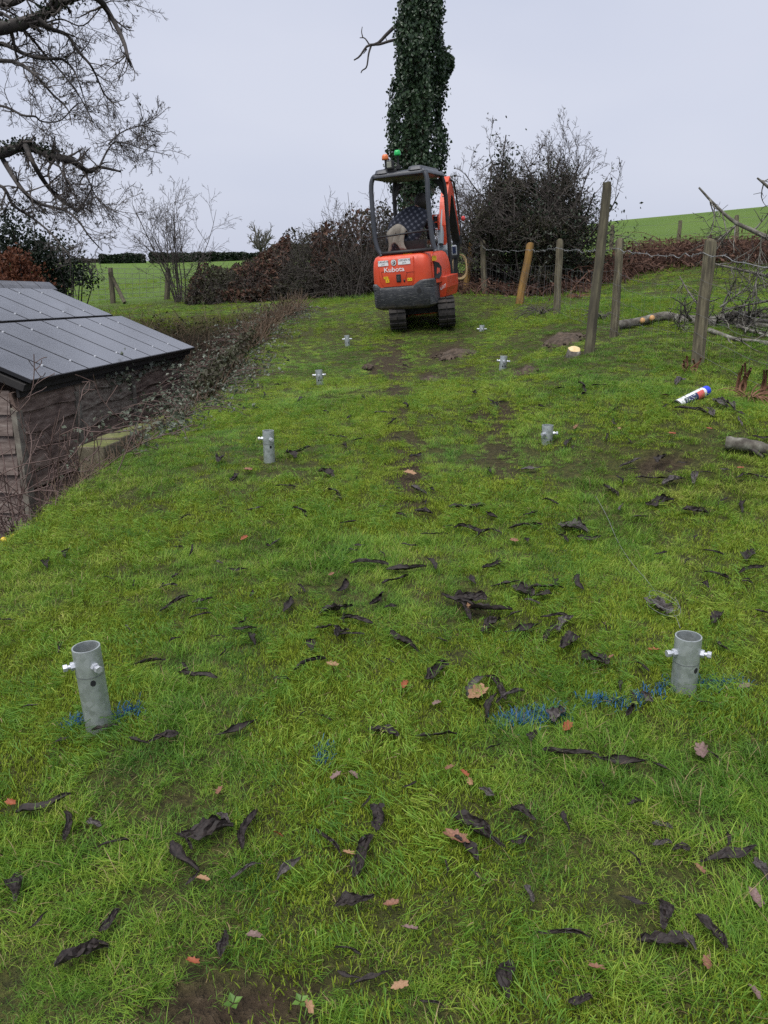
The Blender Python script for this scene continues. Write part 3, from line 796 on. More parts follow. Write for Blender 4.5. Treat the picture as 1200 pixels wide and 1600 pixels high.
# tall post leaning in front of the fence
p0 = at(920, 553, 8.0); p0.z = H(p0.x, p0.y); p1 = at(949, 286, 8.0)
tall = post_mesh((p1 - p0).length, .086, 21).build('tall_post', post_dark, None, auto=40)
tall.location = p0; tall.rotation_euler = (p1 - p0).to_track_quat('Z', 'Y').to_euler()
tag(tall, 'tall dark square post leaning right in front of the wire fence', 'post')
# field fence beyond the bracken
fo2 = at(1060, 388, 29); fo2.z = H(fo2.x, fo2.y)
ff = empty('field_fence', fo2); tag(ff, 'sparse grey posts of a field fence on the green hill beyond the bracken', 'fence')
pr = None
for (bx, by, zc, tx, ty, sd) in ((955, 392, 29.5, 957, 352, 31), (1059, 389, 29, 1063, 345, 32), (1150, 381, 27.5, 1151, 337, 33), (1265, 372, 26, 1265, 326, 34)):
    q = stand_post(ff, 'post', bx, by, zc, tx, ty, .13, post_w, sd, fo2)
    if pr:
        for f in (.5, .92): wire(ff, fo2, pr[0].lerp(pr[1], f), q[0].lerp(q[1], f), .03, .004, 'line_wire', wire_d)
    pr = q
# netting fence along the left field
fo3 = at(175, 475, 22.5); fo3.z = H(fo3.x, fo3.y)
lf = empty('netting_fence', fo3); tag(lf, 'square netting fence with grey posts and a brace along the left field', 'fence')
LP = [stand_post(lf, 'post', bx, by, zc, tx, ty, .13, post_dark, sd, fo3) for (bx, by, zc, tx, ty, sd) in ((70, 478, 22.5, 70, 425, 41), (177, 475, 22.5, 172, 419, 42), (261, 469, 22.5, 263, 420, 43), (345, 466, 22.5, 346, 420, 44))]
m = MB(); m.tube([at(172, 427, 22.3) - fo3, at(195, 473, 22.0) - fo3], .055, 8); m.build('brace', post_dark, lf)
for (a, b), (a2, b2) in zip(LP[:-1], LP[1:]):
    for f in np.linspace(.12, 1.0, 7): wire(lf, fo3, a.lerp(b, f), a2.lerp(b2, f), .01, .0055, 'line_wire', wire_d, n=8, wob=.006)
    nv = int((a2 - a).length / .19); m = MB()
    for k in range(1, nv):
        t = k / nv; m.tube([a.lerp(a2, t) - fo3 + Vector((0, 0, .1)), b.lerp(b2, t) - fo3], .0045, 3, caps=False)
    tag(m.build('stay_wires', wire_d, lf), kind='stuff')

# ------------------------------------------------------------------ line-marking spray can lying in the grass
def text_mesh(name, body, size, mat, depth=.0, bold=0.0, align='CENTER'):
    cu = bpy.data.curves.new(name, 'FONT'); cu.body = body; cu.size = size; cu.align_x = align; cu.align_y = 'CENTER'; cu.extrude = depth; cu.offset = bold; cu.resolution_u = 3
    o = bpy.data.objects.new(name, cu); col.objects.link(o)
    dg = bpy.context.evaluated_depsgraph_get()
    me = bpy.data.meshes.new_from_object(o.evaluated_get(dg)); bpy.data.objects.remove(o); bpy.data.curves.remove(cu)
    me.materials.clear(); me.materials.append(mat); me.name = name
    return me
cc = gp(1081, 626); cz = project(*cc)[2]
c0 = at(1056, 634, cz - .07); c1 = at(1106, 609, cz + .07); ax = c1 - c0; L = ax.length
can = empty('spray_can', (c0 + c1) / 2)
tag(can, 'white, navy and red marking paint can with a blue cap lying in the grass', 'spray can')
dirv = ax.normalized()
side_v = Vector((0, 0, 1)).cross(dirv).normalized(); up_v = dirv.cross(side_v)
can.rotation_euler = Matrix((dirv, side_v, up_v)).transposed().to_euler()
can_white = simple('can_white', [(.62, .63, .66), (.72, .73, .75)], 20, .3, spec=.6)
can_navy = simple('can_navy', [(.018, .028, .085)], rough=.3); can_red = simple('can_red', [(.55, .10, .09)], rough=.35); cap_blue = simple('cap_blue', [(.02, .05, .62)], rough=.35)
can_black = simple('can_black', [(.02, .02, .022)], rough=.5)
Rc = .038
def xr(x, r, n=28): return [(x, r * math.cos(2 * math.pi * i / n), r * math.sin(2 * math.pi * i / n)) for i in range(n)]
m = MB(); m.loft([xr(-L * .46, Rc * .82), xr(-L * .46, Rc), xr(L * .33, Rc), xr(L * .37, Rc * .82), xr(L * .385, Rc * .7)]); m.build('body', can_white, can, auto=30)
m = MB(); m.loft([xr(-L * .5, Rc * .8), xr(-L * .5, Rc * 1.03), xr(-L * .462, Rc * 1.03), xr(-L * .455, Rc * .9)]); m.build('base_rim', can_black, can, auto=30)
m = MB(); m.loft([xr(L * .37, Rc * .93), xr(L * .47, Rc * .93), xr(L * .495, Rc * .8), xr(L * .50, Rc * .5)]); m.build('cap', cap_blue, can, auto=30)
def wrap(x0, x1, a0, a1, r, mat, name):
    n = 14; V = []; F = []
    for i in range(n):
        a = a0 + (a1 - a0) * i / (n - 1); V += [(x0, -r * math.sin(a), r * math.cos(a)), (x1, -r * math.sin(a), r * math.cos(a))]
    F = [(2 * i, 2 * i + 1, 2 * i + 3, 2 * i + 2) for i in range(n - 1)]
    m = MB(); m.add(V, [F]); return m.build(name, mat, can)
# printed bands seen from the camera side (facing -Y and up)
fl = -1 if (can.matrix_basis.to_3x3() @ Vector((0, -1, 0))).y > 0 else 1
wrap(-L * .32, L * .08, fl * .55, fl * 2.6, Rc + .0006, can_navy, 'navy_band'); wrap(L * .08, L * .27, fl * .5, fl * 2.6, Rc + .0006, can_red, 'red_band')
me = text_mesh('lettering', 'PAINT', .040, can_white, bold=.0)
for v in me.vertices:
    u, w = v.co.x, v.co.y; a = fl * (1.12) - fl * w / Rc
    v.co = (u * .95 - L * .13, -(Rc + .0016) * math.sin(a), (Rc + .0016) * math.cos(a))
obj('lettering', me, can)

# ------------------------------------------------------------------ freshly cut stump, log, loose wire
cut_w = simple('fresh_cut_wood', [(.50, .36, .17), (.62, .48, .26), (.70, .58, .36)], 22, .8, .2, .003)
bark = simple('grey_bark', [(.025, .021, .017), (.065, .057, .046), (.13, .122, .10), (.25, .245, .215)], 16, .9, .7, .01, detail=8, coord='World')
bark_dark = simple('dark_bark', [(.016, .013, .012), (.035, .030, .027), (.065, .056, .048)], 12, .9, .5, .01, coord='World')
bark_twig = simple('bare_twigs', [(.030, .025, .023), (.062, .052, .046), (.105, .09, .078)], 5, .85, coord='World')
sp = gp(897, 556)
st = empty('tree_stump', sp); tag(st, 'small freshly cut pale stump beside the tall leaning post', 'stump')
m = MB(); g = random.Random(3); wob = [1 + g.uniform(-.12, .12) for _ in range(16)]
sr = lambda r, z, tl=0: [(r * wob[i] * math.cos(2 * math.pi * i / 16), r * wob[i] * math.sin(2 * math.pi * i / 16), z + tl * math.sin(2 * math.pi * i / 16)) for i in range(16)]
m.loft([sr(.095, -.1), sr(.082, .01), sr(.068, .05), sr(.066, .07, .024)], cap1=False); m.build('bark', bark, st)
m = MB(); m.loft([sr(.0655, .069, .024), sr(.063, .0735, .024)]); m.build('cut_face', cut_w, st, auto=30)
lg0, lg1 = gp(1132, 705), gp(1255, 727)
lg = empty('fallen_log', lg0); tag(lg, 'short grey broken branch lying at the right edge of the lawn', 'log')
q = [lg0 + Vector((0, 0, .055)), lg0.lerp(lg1, .3) + Vector((0, 0, .065)), lg0.lerp(lg1, .65) + Vector((0, 0, .05)), lg1 + Vector((0, 0, .04))]
m = MB(); m.tube([v - lg0 for v in spline(q, 16).tolist() and [Vector(v) for v in spline(q, 16)]], np.linspace(.042, .036, 16) * (1 + .08 * np.sin(np.arange(16) * 2.1)), 14); m.build('stem', bark, lg)
s0 = lg0.lerp(lg1, .18) + Vector((0, 0, .06))
m = MB(); m.tube([s0 - lg0, s0 - lg0 + Vector((.06, -.06, -.02)), s0 - lg0 + Vector((.09, -.15, -.05))], [.018, .014, .009], 8); m.build('side_branch', bark_dark, lg)
wp = [gp(*p) for p in ((930, 780), (948, 815), (965, 850), (985, 885), (1010, 915), (1030, 938), (1052, 968), (1062, 990))]
lw = MB(); lw.tube(spline([p + Vector((0, 0, .022 + .008 * math.sin(i * 2.2))) for i, p in enumerate(wp)], 40), .0012, 4, caps=False)
q = gp(1035, 962)
th = np.linspace(0, 4 * np.pi, 40)
lw.tube([(q.x + .07 * math.cos(t) * (1 - t * .03), q.y + .12 * math.sin(t), q.z + .035 + .004 * t) for t in th], .0009, 4, caps=False)
o = lw.build('loose_wire', wire_m); tag(o, 'thin loose wire trailing over the grass behind the near right tube', 'wire')

# ------------------------------------------------------------------ molehills and scraped earth
earth = simple('crumbly_earth', [(.026, .018, .012), (.062, .044, .030), (.115, .085, .06)], 22, .95, 1.0, .02, detail=8, coord='World')
for (px, py, rx, hh, lab) in ((880, 530, 34, .13, 'low brown soil heap left of the tall leaning post'), (820, 582, 19, .10, 'small brown molehill right of the third right tube'),
                              (712, 553, 34, .11, 'wide scrape of turned earth behind the wheel tracks near the excavator'), (676, 592, 19, .08, 'small dark molehill in the middle of the track'), (574, 572, 9, .07, 'small dark clod of earth left of the rutted track')):
    c = gp(px, py + 3); z = project(*c)[2]; R = rx / FPX * z
    n = 26; th = np.linspace(0, 2 * np.pi, n, endpoint=False); V = []; F = []
    rr = np.linspace(0, 1, 12)
    for k, r in enumerate(rr):
        for t in th:
            X = c.x + R * r * math.cos(t) * (1 + .2 * math.sin(3 * t + px)); Y = c.y + R * 1.1 * r * math.sin(t) * (1 + .2 * math.cos(2 * t + py))
            hz = hh * .6 * (1 - r ** 1.6) * (0.45 + .9 * float(vnoise(X * 11, Y * 11, 77))) + .03 * float(vnoise(X * 45, Y * 45, 78)) - (.05 * r ** 4)
            V.append((X - c.x, Y - c.y, H(X, Y) + hz - c.z))
    F = [(k * n + i, k * n + (i + 1) % n, (k + 1) * n + (i + 1) % n, (k + 1) * n + i) for k in range(11) for i in range(n)]
    m = MB(); m.add(V, [F])
    for q in range(60):
        t = random.random() * 6.28; r = random.random() ** .6; X = c.x + R * r * math.cos(t) * 1.1; Y = c.y + R * r * math.sin(t) * 1.2
        s = random.uniform(.008, .028); m.box((X - c.x, Y - c.y, H(X, Y) + hh * .45 * (1 - r) + s * .3 - c.z), (s * 1.5, s * 1.2, s), (random.random() * 3, random.random() * 3, random.random() * 3), .7)
    tag(m.build('soil_mound', earth, None, loc=c), lab, 'soil mound', 'heaps of earth on the lawn')

# ================================================================== TREES, HEDGES, SCRUB
def with_rv(parts, mats, name):
    """parts: list of (V, F); random number per element is set by caller through attrs"""
def leaves_mesh(name, C, D, N, L, W, mat, fold=.25, rv=None):
    V, F = leaf_batch(C, D, N, L, W, fold)
    r = rng.random(len(C)) if rv is None else rv
    return mk_mesh(name, V, F, mat, False, None, {'rv': np.repeat(r, 4)})
def twig_mesh(name, batches, mat, origin):
    parts = []
    for P, R, s in batches: parts.append(tube_batch(P - np.array(origin), R, s))
    V, F = join_vf(parts); return mk_mesh(name, V, F, mat, True)
def along(P, n, tr=(.3, 1)):
    M, K, _ = P.shape; idx = rng.integers(0, M, n); t = rng.uniform(*tr, n) * (K - 1.001); k = t.astype(int); f = (t - k)[:, None]
    return P[idx, k] * (1 - f) + P[idx, k + 1] * f, unit(P[idx, k + 1] - P[idx, k])
def rand_dirs(n, up=0.0): return unit(rng.normal(size=(n, 3)) + np.array([0, 0, up]))
def one(pts, n, r0, r1):
    return spline(pts, n)[None], np.linspace(r0, r1, n)[None]

ivy_mat = foliage('ivy_leaves', [(.008, .018, .009), (.018, .038, .017), (.036, .068, .030), (.075, .115, .060)], rough=.32, trans=.1, scale=1.0, patch=.55)
holly_mat = foliage('evergreen_leaves', [(.006, .012, .006), (.014, .027, .012), (.03, .05, .022)], rough=.4, trans=.1, scale=1.5)
scrub_mat = foliage('scrub_leaves', [(.020, .016, .012), (.038, .030, .018), (.045, .050, .022), (.075, .075, .04)], rough=.6, trans=.15, scale=1.4, patch=.7)
bracken_mat = foliage('dead_bracken', [(.028, .015, .012), (.070, .036, .026), (.12, .062, .042), (.19, .115, .07)], rough=.8, trans=.15, scale=1.6, patch=.6)
bramble_mat = foliage('bramble_leaves', [(.03, .04, .022), (.07, .085, .055), (.13, .15, .11), (.22, .24, .2)], rough=.5, trans=.15, scale=2.2)
beech_mat = foliage('copper_leaves', [(.07, .025, .014), (.15, .055, .028), (.24, .10, .05)], rough=.6, trans=.25, scale=2)
deadgrass_mat = foliage('withered_grass', [(.075, .050, .033), (.16, .11, .075), (.26, .195, .13)], rough=.8, trans=.15, scale=2)
rose_twig = simple('reddish_twigs', [(.050, .030, .026), (.095, .058, .048), (.14, .095, .08)], 6, .7, coord='World')

# ---- ivy-clad trunk behind the excavator
tb = at(650, 462, 19.6); tb.z = H(tb.x, tb.y)
ivy = empty('ivy_tree', tb); tag(ivy, 'tall tree trunk clothed in dark ivy rising behind the excavator', 'tree')
def trunk_axis(h):
    # slightly leaning axis fitted to the photograph: (height above foot, pixel x)
    px = np.interp(h, [0, 2.2, 4.0, 6.0, 8.0, 10.5], [652, 647, 648, 652, 657, 664])
    return tb.x + (px - 650) / FPX * 19.6
hs = np.linspace(-.3, 10.5, 24)
TP = np.stack([trunk_axis(hs), np.full(24, tb.y), tb.z + hs], 1)[None]
V, F = tube_batch(TP - np.array(tb), (np.linspace(.32, .18, 24) * (1 + .07 * np.sin(hs * 3)))[None], 16)
obj('trunk', mk_mesh('trunk', V, F, bark_dark), ivy)
# ivy stems climbing the bark
st = []
for k in range(22):
    a0 = rng.uniform(0, 6.28); h = np.linspace(0, rng.uniform(4, 9), 14); a = a0 + .35 * np.sin(h * rng.uniform(.5, 1.2) + k)
    r = .31 - .012 * h
    st.append(np.stack([trunk_axis(h) + r * np.cos(a), tb.y + r * np.sin(a), tb.z + h], 1))
st = np.array(st); V, F = tube_batch(st - np.array(tb), np.linspace(.035, .018, 14)[None].repeat(22, 0), 6)
obj('ivy_stems', mk_mesh('ivy_stems', V, F, simple('ivy_stem_bark', [(.07, .05, .035), (.13, .10, .07)], 9, .9)), ivy)
N = 42000
h = rng.uniform(.9, 10.4, N); a = rng.uniform(0, 2 * np.pi, N)
prof = np.interp(h, [.9, 1.6, 2.3, 2.9, 3.6, 5.0, 6.2, 7.5, 10.4], [.34, .38, .44, .62, .60, .50, .46, .43, .38])
lump = fbm(a * 3.2 / 1.0 + 50, h * 1.5, 91, 3)
Rr = prof * (.36 + 1.12 * lump) + rng.normal(0, .05, N)
Rr = np.where(rng.random(N) < .05, Rr + rng.uniform(0, .16, N), Rr)
keep = ~((h < 2.3) & (rng.random(N) < .72))
C = np.stack([trunk_axis(h) + Rr * np.cos(a), tb.y + Rr * np.sin(a), tb.z + h], 1)[keep]; a = a[keep]
Nn = unit(np.stack([np.cos(a), np.sin(a), np.full(len(a), .45)], 1) + rng.normal(size=(len(a), 3)) * .45)
Dd = unit(np.array([0, 0, -1.0]) + rng.normal(size=(len(a), 3)) * .55)
sz = rng.uniform(.05, .10, len(a))
obj('ivy_leaves', leaves_mesh('ivy_leaves', C - np.array(tb), Dd, Nn, sz, sz * .95, ivy_mat), ivy)
# stub of a sawn limb on the right, also in ivy
P_, R_ = one([at(672, 150, 19.6), at(684, 122, 19.5), at(693, 104, 19.4), at(697, 93, 19.4)], 8, .17, .13)
V, F = tube_batch(P_ - np.array(tb), R_, 12); obj('limb_stub', mk_mesh('limb_stub', V, F, bark_dark), ivy)
n = 2600; c, d = along(P_, n, (0, 1)); o_ = rand_dirs(n); o_ = unit(o_ - d * (o_ * d).sum(1, keepdims=True)); c = c + o_ * rng.uniform(.08, .24, (n, 1))
obj('stub_leaves', leaves_mesh('stub_leaves', c - np.array(tb), unit(np.array([0, 0, -1.]) + rng.normal(size=(n, 3)) * .6), unit(o_ + rng.normal(size=(n, 3)) * .4), rng.uniform(.07, .14, n), rng.uniform(.07, .13, n), ivy_mat), ivy)
dead = [([(632, 28), (606, 52), (590, 68), (574, 72), (562, 88), (553, 94)], .05, .016), ([(628, 60), (610, 64), (594, 69), (586, 70)], .04, .025), ([(580, 71), (576, 84), (573, 104), (566, 110), (564, 114)], .026, .012),
        ([(578, 71), (570, 60), (562, 59)], .02, .01), ([(567, 59), (565, 50), (566, 42)], .016, .008), ([(573, 77), (568, 84)], .016, .008), ([(628, 52), (620, 49), (616, 47)], .02, .01), ([(605, 66), (602, 57)], .014, .008),
        ([(684, 36), (692, 36), (699, 34)], .022, .012)]
m = MB()
for pp, r0, r1 in dead: m.tube([Vector(v) - tb for v in spline([at(x_, y_, 19.4) for x_, y_ in pp], 14)], np.linspace(r0, r1, 14), 7)
m.build('dead_branch', bark_dark, ivy)

# ---- scrubby thorn bush right of the excavator
def bush(name, foot, nst, hgt_, spread, levels, label, cat, leaf_n=0, leaf_mat=None, leaf_sz=(.04, .08), lean=(0, 0), mat=None, r0=.03, group=None, leaf_zone=None, base_r=.3, curl=.16, tw=(5, 6, 5), leaf_box=None, ang0=None):
    root = empty(name, foot); tag(root, label, cat, group)
    o_ = np.array(foot)
    az = rng.uniform(0, 2 * np.pi, nst); tilt = rng.uniform(0, 1, nst) ** .7 * spread
    L = hgt_ * rng.uniform(.65, 1.0, nst) * (1 - .12 * tilt)
    K = 7; P = np.zeros((nst, K, 3)); P[:, 0] = o_ + np.stack([np.cos(az) * base_r * rng.random(nst), np.sin(az) * base_r * rng.random(nst), np.full(nst, -.1)], 1)
    d = np.stack([np.cos(az) * np.sin(tilt) + lean[0], np.sin(az) * np.sin(tilt) + lean[1], np.cos(tilt)], 1)
    for s in range(1, K):
        d = unit(d + rng.normal(size=(nst, 3)) * curl + np.array([0, 0, .03])); P[:, s] = P[:, s - 1] + d * (L / (K - 1))[:, None]
    R = r0 * rng.uniform(.6, 1.2, nst)[:, None] * np.linspace(1, .25, K)[None]
    obj('stems', twig_mesh('stems', [(P, R, 6)], mat or bark_twig, o_), root)
    B = []; p, r = P, R
    for lv in range(levels):
        p, r = branch(p, r, tw[lv], (.2, 1.0), (.28, .6), (25, 65), 5 if lv < 2 else 4, .2, .04, .6, .35, rmin=.0035)
        B.append((p, r, 4 if lv == 0 else 3))
    if B: obj('twigs', twig_mesh('twigs', B, mat or bark_twig, o_), root)
    if leaf_n:
        src = np.concatenate([b[0][:, :4] for b in B]) if B else P
        c, d = along(src, leaf_n * 3, (.1, 1)); c = c + rng.normal(size=c.shape) * .05
        if leaf_zone is not None:
            q = leaf_zone(c - o_); c = c[rng.random(len(c)) < q]
        c = c[:leaf_n]
        s = rng.uniform(*leaf_sz, len(c))
        obj('leaves', leaves_mesh('leaves', c - o_, rand_dirs(len(c), -.2), rand_dirs(len(c), .6), s, s * rng.uniform(.45, .8, len(c)), leaf_mat), root)
    return root
f = at(822, 458, 17.2); f.z = H(f.x, f.y)
def zone(q):
    h = q[:, 2]; r = np.hypot(q[:, 0], q[:, 1])
    clump = fbm(q[:, 0] * 1.6 + 9, h * 1.6 + q[:, 1], 33, 2)
    e = np.sqrt((q[:, 0] / 1.45) ** 2 + (q[:, 1] / 1.3) ** 2 + ((h - 1.05) / 1.35) ** 2) + (clump - .5) * .9
    return np.clip(1.0 - sstep(.8, 1.15, e), .006, 1)
bush('thorn_bush', f, 46, 3.3, .50, 3, 'big dark thorn bush with bare twigs on top right of the ivy tree', 'bush', 42000, scrub_mat, (.03, .07), r0=.04, leaf_zone=zone, base_r=.75, tw=(7, 7, 5))
# evergreen holly growing through it
ev = at(838, 452, 17.0); ev.z = H(ev.x, ev.y)
hl = empty('holly', ev); tag(hl, 'dark evergreen holly growing inside the thorn bush', 'bush')
n = 9000; q = rng.normal(size=(n, 3)) * np.array([.62, .55, .5]) + np.array([.05, 0, 1.15])
q2 = rng.normal(size=(1500, 3)) * np.array([.16, .16, .42]) + np.array([-.85, 0.1, 2.2]); q = np.concatenate([q, q2]); q = q[q[:, 2] > .05]; n = len(q)
s = rng.uniform(.05, .1, n); obj('leaves', leaves_mesh('leaves', q, rand_dirs(n, -.3), rand_dirs(n, .7), s, s * .55, holly_mat), hl)
P = np.stack([np.stack([np.full(5, x0) + rng.normal(0, .02, 5), np.full(5, 0.05 * k), np.linspace(-.05, h0, 5)], 1) for k, (x0, h0) in enumerate(((0, 1.9), (.3, 1.5), (-.85, 3.3), (-.3, 1.6)))])
V, F = tube_batch(P, np.linspace(.04, .012, 5)[None].repeat(4, 0), 6); obj('stems', mk_mesh('stems', V, F, bark_dark), hl)

# ---- bramble and thorn hedge between the field and the lawn
ha = at(287, 474, 20.5); ha.z = H(ha.x, ha.y); hb = at(625, 464, 19.2); hb.z = H(hb.x, hb.y)
hd = empty('bramble_hedge', ha); tag(hd, 'long dark tangled hedge of bramble, bracken and bare thorn behind the lawn', 'hedge')
o_ = np.array(ha)
def hedge_pt(n, pw=1.0):
    t = rng.random(n); dpt = rng.uniform(0, 1.9, n); X = ha.x + (hb.x - ha.x) * t + .05 * dpt; Y = ha.y + (hb.y - ha.y) * t + dpt
    hmax = np.interp(t, [0, .06, .2, .42, .6, .72, .85, 1.0], [.6, 1.0, .95, 1.35, 1.35, 1.6, 1.85, 1.75]) * (.42 + 1.1 * fbm(X * 1.2, Y * .9, 13, 3))
    edge = np.clip(np.minimum(dpt / .5, 1), .35, 1)
    return t, X, Y, hmax * edge
t, X, Y, hm = hedge_pt(1500)
K = 6; P = np.zeros((len(t), K, 3)); P[:, 0] = np.stack([X, Y, hgt(X, Y) - .05], 1); d = unit(rng.normal(size=(len(t), 3)) * .45 + np.array([0, -.12, 1.0]))
for s in range(1, K):
    d = unit(d + rng.normal(size=d.shape) * .22 + np.array([0, -.05, -.10])); P[:, s] = P[:, s - 1] + d * (hm * rng.uniform(.7, 1.1, len(t)) * np.where(rng.random(len(t)) < .12, 1.5, 1) / (K - 1))[:, None]
R = rng.uniform(.006, .013, len(t))[:, None] * np.linspace(1, .4, K)[None]
p2, r2 = branch(P, R, 5, (.25, 1), (.25, .55), (25, 80), 4, .28, -.05, .7, .4, rmin=.0035)
obj('stems', twig_mesh('stems', [(P, R, 4), (p2, r2, 3)], bark_twig, o_), hd)
def hedge_leaves(nm, n, mat, sz, sel, zlo=0., zhi=1.0):
    t, X, Y, hm = hedge_pt(n * 3); k = sel(t, X, Y, rng.random(len(t))); t, X, Y, hm = t[k][:n], X[k][:n], Y[k][:n], hm[k][:n]
    u = rng.uniform(zlo, zhi, len(t)) ** .75; C = np.stack([X, Y, hgt(X, Y) + u * hm], 1); s = rng.uniform(*sz, len(t))
    obj(nm, leaves_mesh(nm, C - o_, rand_dirs(len(t), -.3), rand_dirs(len(t), .3) + np.array([0, -.5, 0]), s, s * rng.uniform(.3, .7, len(t)), mat), hd)
pat = lambda X, Y: fbm(X * .9 + 3, Y * .6, 23, 2)
hedge_leaves('bramble_leaves', 17000, scrub_mat, (.04, .10), lambda t, X, Y, q: q < np.clip(.35 + 1.2 * (pat(X, Y) - .4), .15, 1))
hedge_leaves('dead_bracken', 9000, bracken_mat, (.06, .20), lambda t, X, Y, q: (q < np.exp(-((t - .5) / .2) ** 2) + .15) & (pat(X, Y) < .56), 0, .95)
hedge_leaves('evergreen_leaves', 5000, holly_mat, (.04, .09), lambda t, X, Y, q: (t > .62) & (pat(X + 4, Y) > .42), .1, .9)
hedge_leaves('pale_leaves', 700, bramble_mat, (.04, .09), lambda t, X, Y, q: q < np.exp(-((t - .55) / .3) ** 2), .05, .8)
# straggling bare shoots beside the excavator
f = at(556, 455, 19.0); f.z = H(f.x, f.y)
bush('bare_shrub', f, 16, 2.6, .5, 2, 'bare arching shoots rising from the hedge just left of the excavator', 'shrub', r0=.016, base_r=.5, tw=(5, 4), lean=(.05, 0), curl=.12)
f = at(608, 455, 19.3); f.z = H(f.x, f.y)
bush('bare_shrub', f, 12, 2.3, .5, 2, 'bare thorn shrub seen through the canopy frame of the excavator', 'shrub', r0=.016, base_r=.4, tw=(6, 5), curl=.15)
f = at(730, 452, 18.6); f.z = H(f.x, f.y)
bush('bare_shrub', f, 22, 2.7, .75, 2, 'bare twiggy shrub between the excavator arm and the thorn bush', 'shrub', r0=.016, base_r=.5, tw=(7, 6), curl=.16)
# multi-stemmed bare tree at the field corner
f = at(283, 470, 21.5); f.z = H(f.x, f.y)
bush('bare_field_tree', f, 14, 3.35, .36, 3, 'slender many-stemmed bare tree at the corner of the left field', 'tree', r0=.022, base_r=.2, tw=(7, 5, 3), curl=.07)
# small round bare tree on the skyline
f = at(408, 405, 78); f.z = H(f.x, f.y) - .3
rt = empty('skyline_tree', f); tag(rt, 'small round bare tree on the skyline above the bramble hedge', 'tree')
P, R = one([f, f + Vector((0, 0, 1.0)), f + Vector((.1, 0, 2.0))], 6, .22, .13)
a, ar = branch(P, R, 9, (.4, 1), (1.6, 2.6), (18, 60), 5, .12, .05, .75, .4, absl=True, rmin=.02); b_, brr = branch(a, ar, 7, (.2, 1), (.35, .6), (25, 60), 5, .18, .03, .7, .4, rmin=.018); c_, cr = branch(b_, brr, 6, (.2, 1), (.4, .7), (25, 60), 4, .2, 0, .7, .5, rmin=.014)
obj('trunk', twig_mesh('trunk', [(P, R, 8)], bark, f), rt); obj('crown', twig_mesh('crown', [(a, ar, 5), (b_, brr, 4), (c_, cr, 3)], bark, f), rt)

# ---- great bare oak leaning over the barn from the left
OD = 12.0
ob = at(-330, 520, OD); ob.z = H(ob.x, ob.y)
oak = empty('oak_tree', ob); tag(oak, 'large bare tree spreading lichened limbs over the barn from the left', 'tree')
limbs = [  # pixel polylines of the big limbs, start radius, end radius
    ([(-330, 300), (-200, 120), (-90, 62), (0, 45), (60, 28), (85, 10), (120, -6), (150, -4), (170, 20), (192, 62), (200, 90), (205, 105)], .17, .016),
    ([(-300, 330), (-150, 270), (-60, 250), (0, 240), (40, 228), (85, 245), (110, 250), (138, 268), (155, 261), (188, 268)], .17, .022),
    ([(-320, 240), (-200, 60), (-80, 10), (0, 6), (28, 2), (60, -20)], .14, .04),
    ([(40, 228), (52, 255), (70, 285), (88, 306), (110, 322), (122, 330), (134, 312), (146, 290)], .06, .014),
    ([(60, 30), (80, 45), (105, 55), (122, 80), (140, 100), (150, 118), (165, 150), (185, 168)], .05, .01),
    ([(-150, 120), (-60, 70), (0, 68), (40, 85), (70, 92), (95, 92), (112, 105), (122, 125), (130, 150)], .06, .01),
    ([(-100, 100), (0, 95), (30, 100), (58, 120), (80, 145), (105, 170), (112, 195)], .05, .009),
    ([(-80, 160), (0, 165), (35, 180), (55, 182), (66, 190), (95, 188), (125, 160), (150, 180)], .03, .007),
    ([(5, 250), (20, 275), (38, 300), (60, 318), (100, 328), (122, 345), (140, 370), (160, 392)], .055, .009),
    ([(-60, 300), (0, 290), (20, 320), (50, 340), (80, 365), (105, 395), (120, 404)], .04, .009),
    ([(130, 268), (140, 285), (145, 298), (160, 320), (185, 330)], .02, .006),
    ([(170, 225), (185, 210), (205, 200), (225, 195), (240, 190)], .018, .005),
    ([(155, 261), (168, 235), (180, 222), (200, 225), (230, 235), (252, 240)], .022, .005),
    ([(60, 40), (95, 30), (130, 40), (165, 5), (190, 2), (215, 0)], .02, .006),
    ([(-40, 35), (0, 20), (40, 50), (70, 85), (85, 100), (110, 130), (130, 160), (150, 200)], .04, .008),
    ([(85, 245), (95, 265), (105, 285), (112, 290)], .02, .012)]
LPs = []; LRs = []
for i, (pp, r0, r1) in enumerate(limbs):
    dz0 = rng.uniform(-.9, .9); pts3 = []
    for j, (x_, y_) in enumerate(pp):
        pts3.append(at(x_, y_, OD + dz0 * j / len(pp) + (.25 * math.sin(j * 1.7 + i))))
    S = spline(pts3, 26); LPs.append(S); LRs.append(np.linspace(r0, r1, 26) * .72)
LPs, LRs = np.array(LPs), np.array(LRs)
trp, trr = one([ob + Vector((0, 0, -.3)), ob + Vector((.1, 0, 1.5)), at(-330, 330, OD), at(-300, 180, OD), at(-250, -100, OD)], 14, .48, .22)
obj('trunk', twig_mesh('trunk', [(trp, trr, 18)], bark, ob), oak)
obj('limbs', twig_mesh('limbs', [(LPs, LRs, 10)], bark_dark, ob), oak)
vis = LPs.copy()
seg = np.stack([LPs[:, k:k + 6] for k in range(4, 21, 5)], 1).reshape(-1, 6, 3); segr = np.stack([LRs[:, k:k + 6] for k in range(4, 21, 5)], 1).reshape(-1, 6)
b1, q1 = branch(seg, segr, 7, (0, 1), (.22, .6), (30, 75), 7, .2, -.02, .45, .3, absl=True, flat=(1, .6, 1), rmin=.004)
b2, q2 = branch(b1, q1, 6, (.15, 1), (.28, .55), (25, 65), 6, .2, .0, .65, .4, rmin=.003)
b3, q3 = branch(b2, q2, 4, (.15, 1), (.35, .75), (25, 65), 4, .22, .02, .7, .5, rmin=.0024)
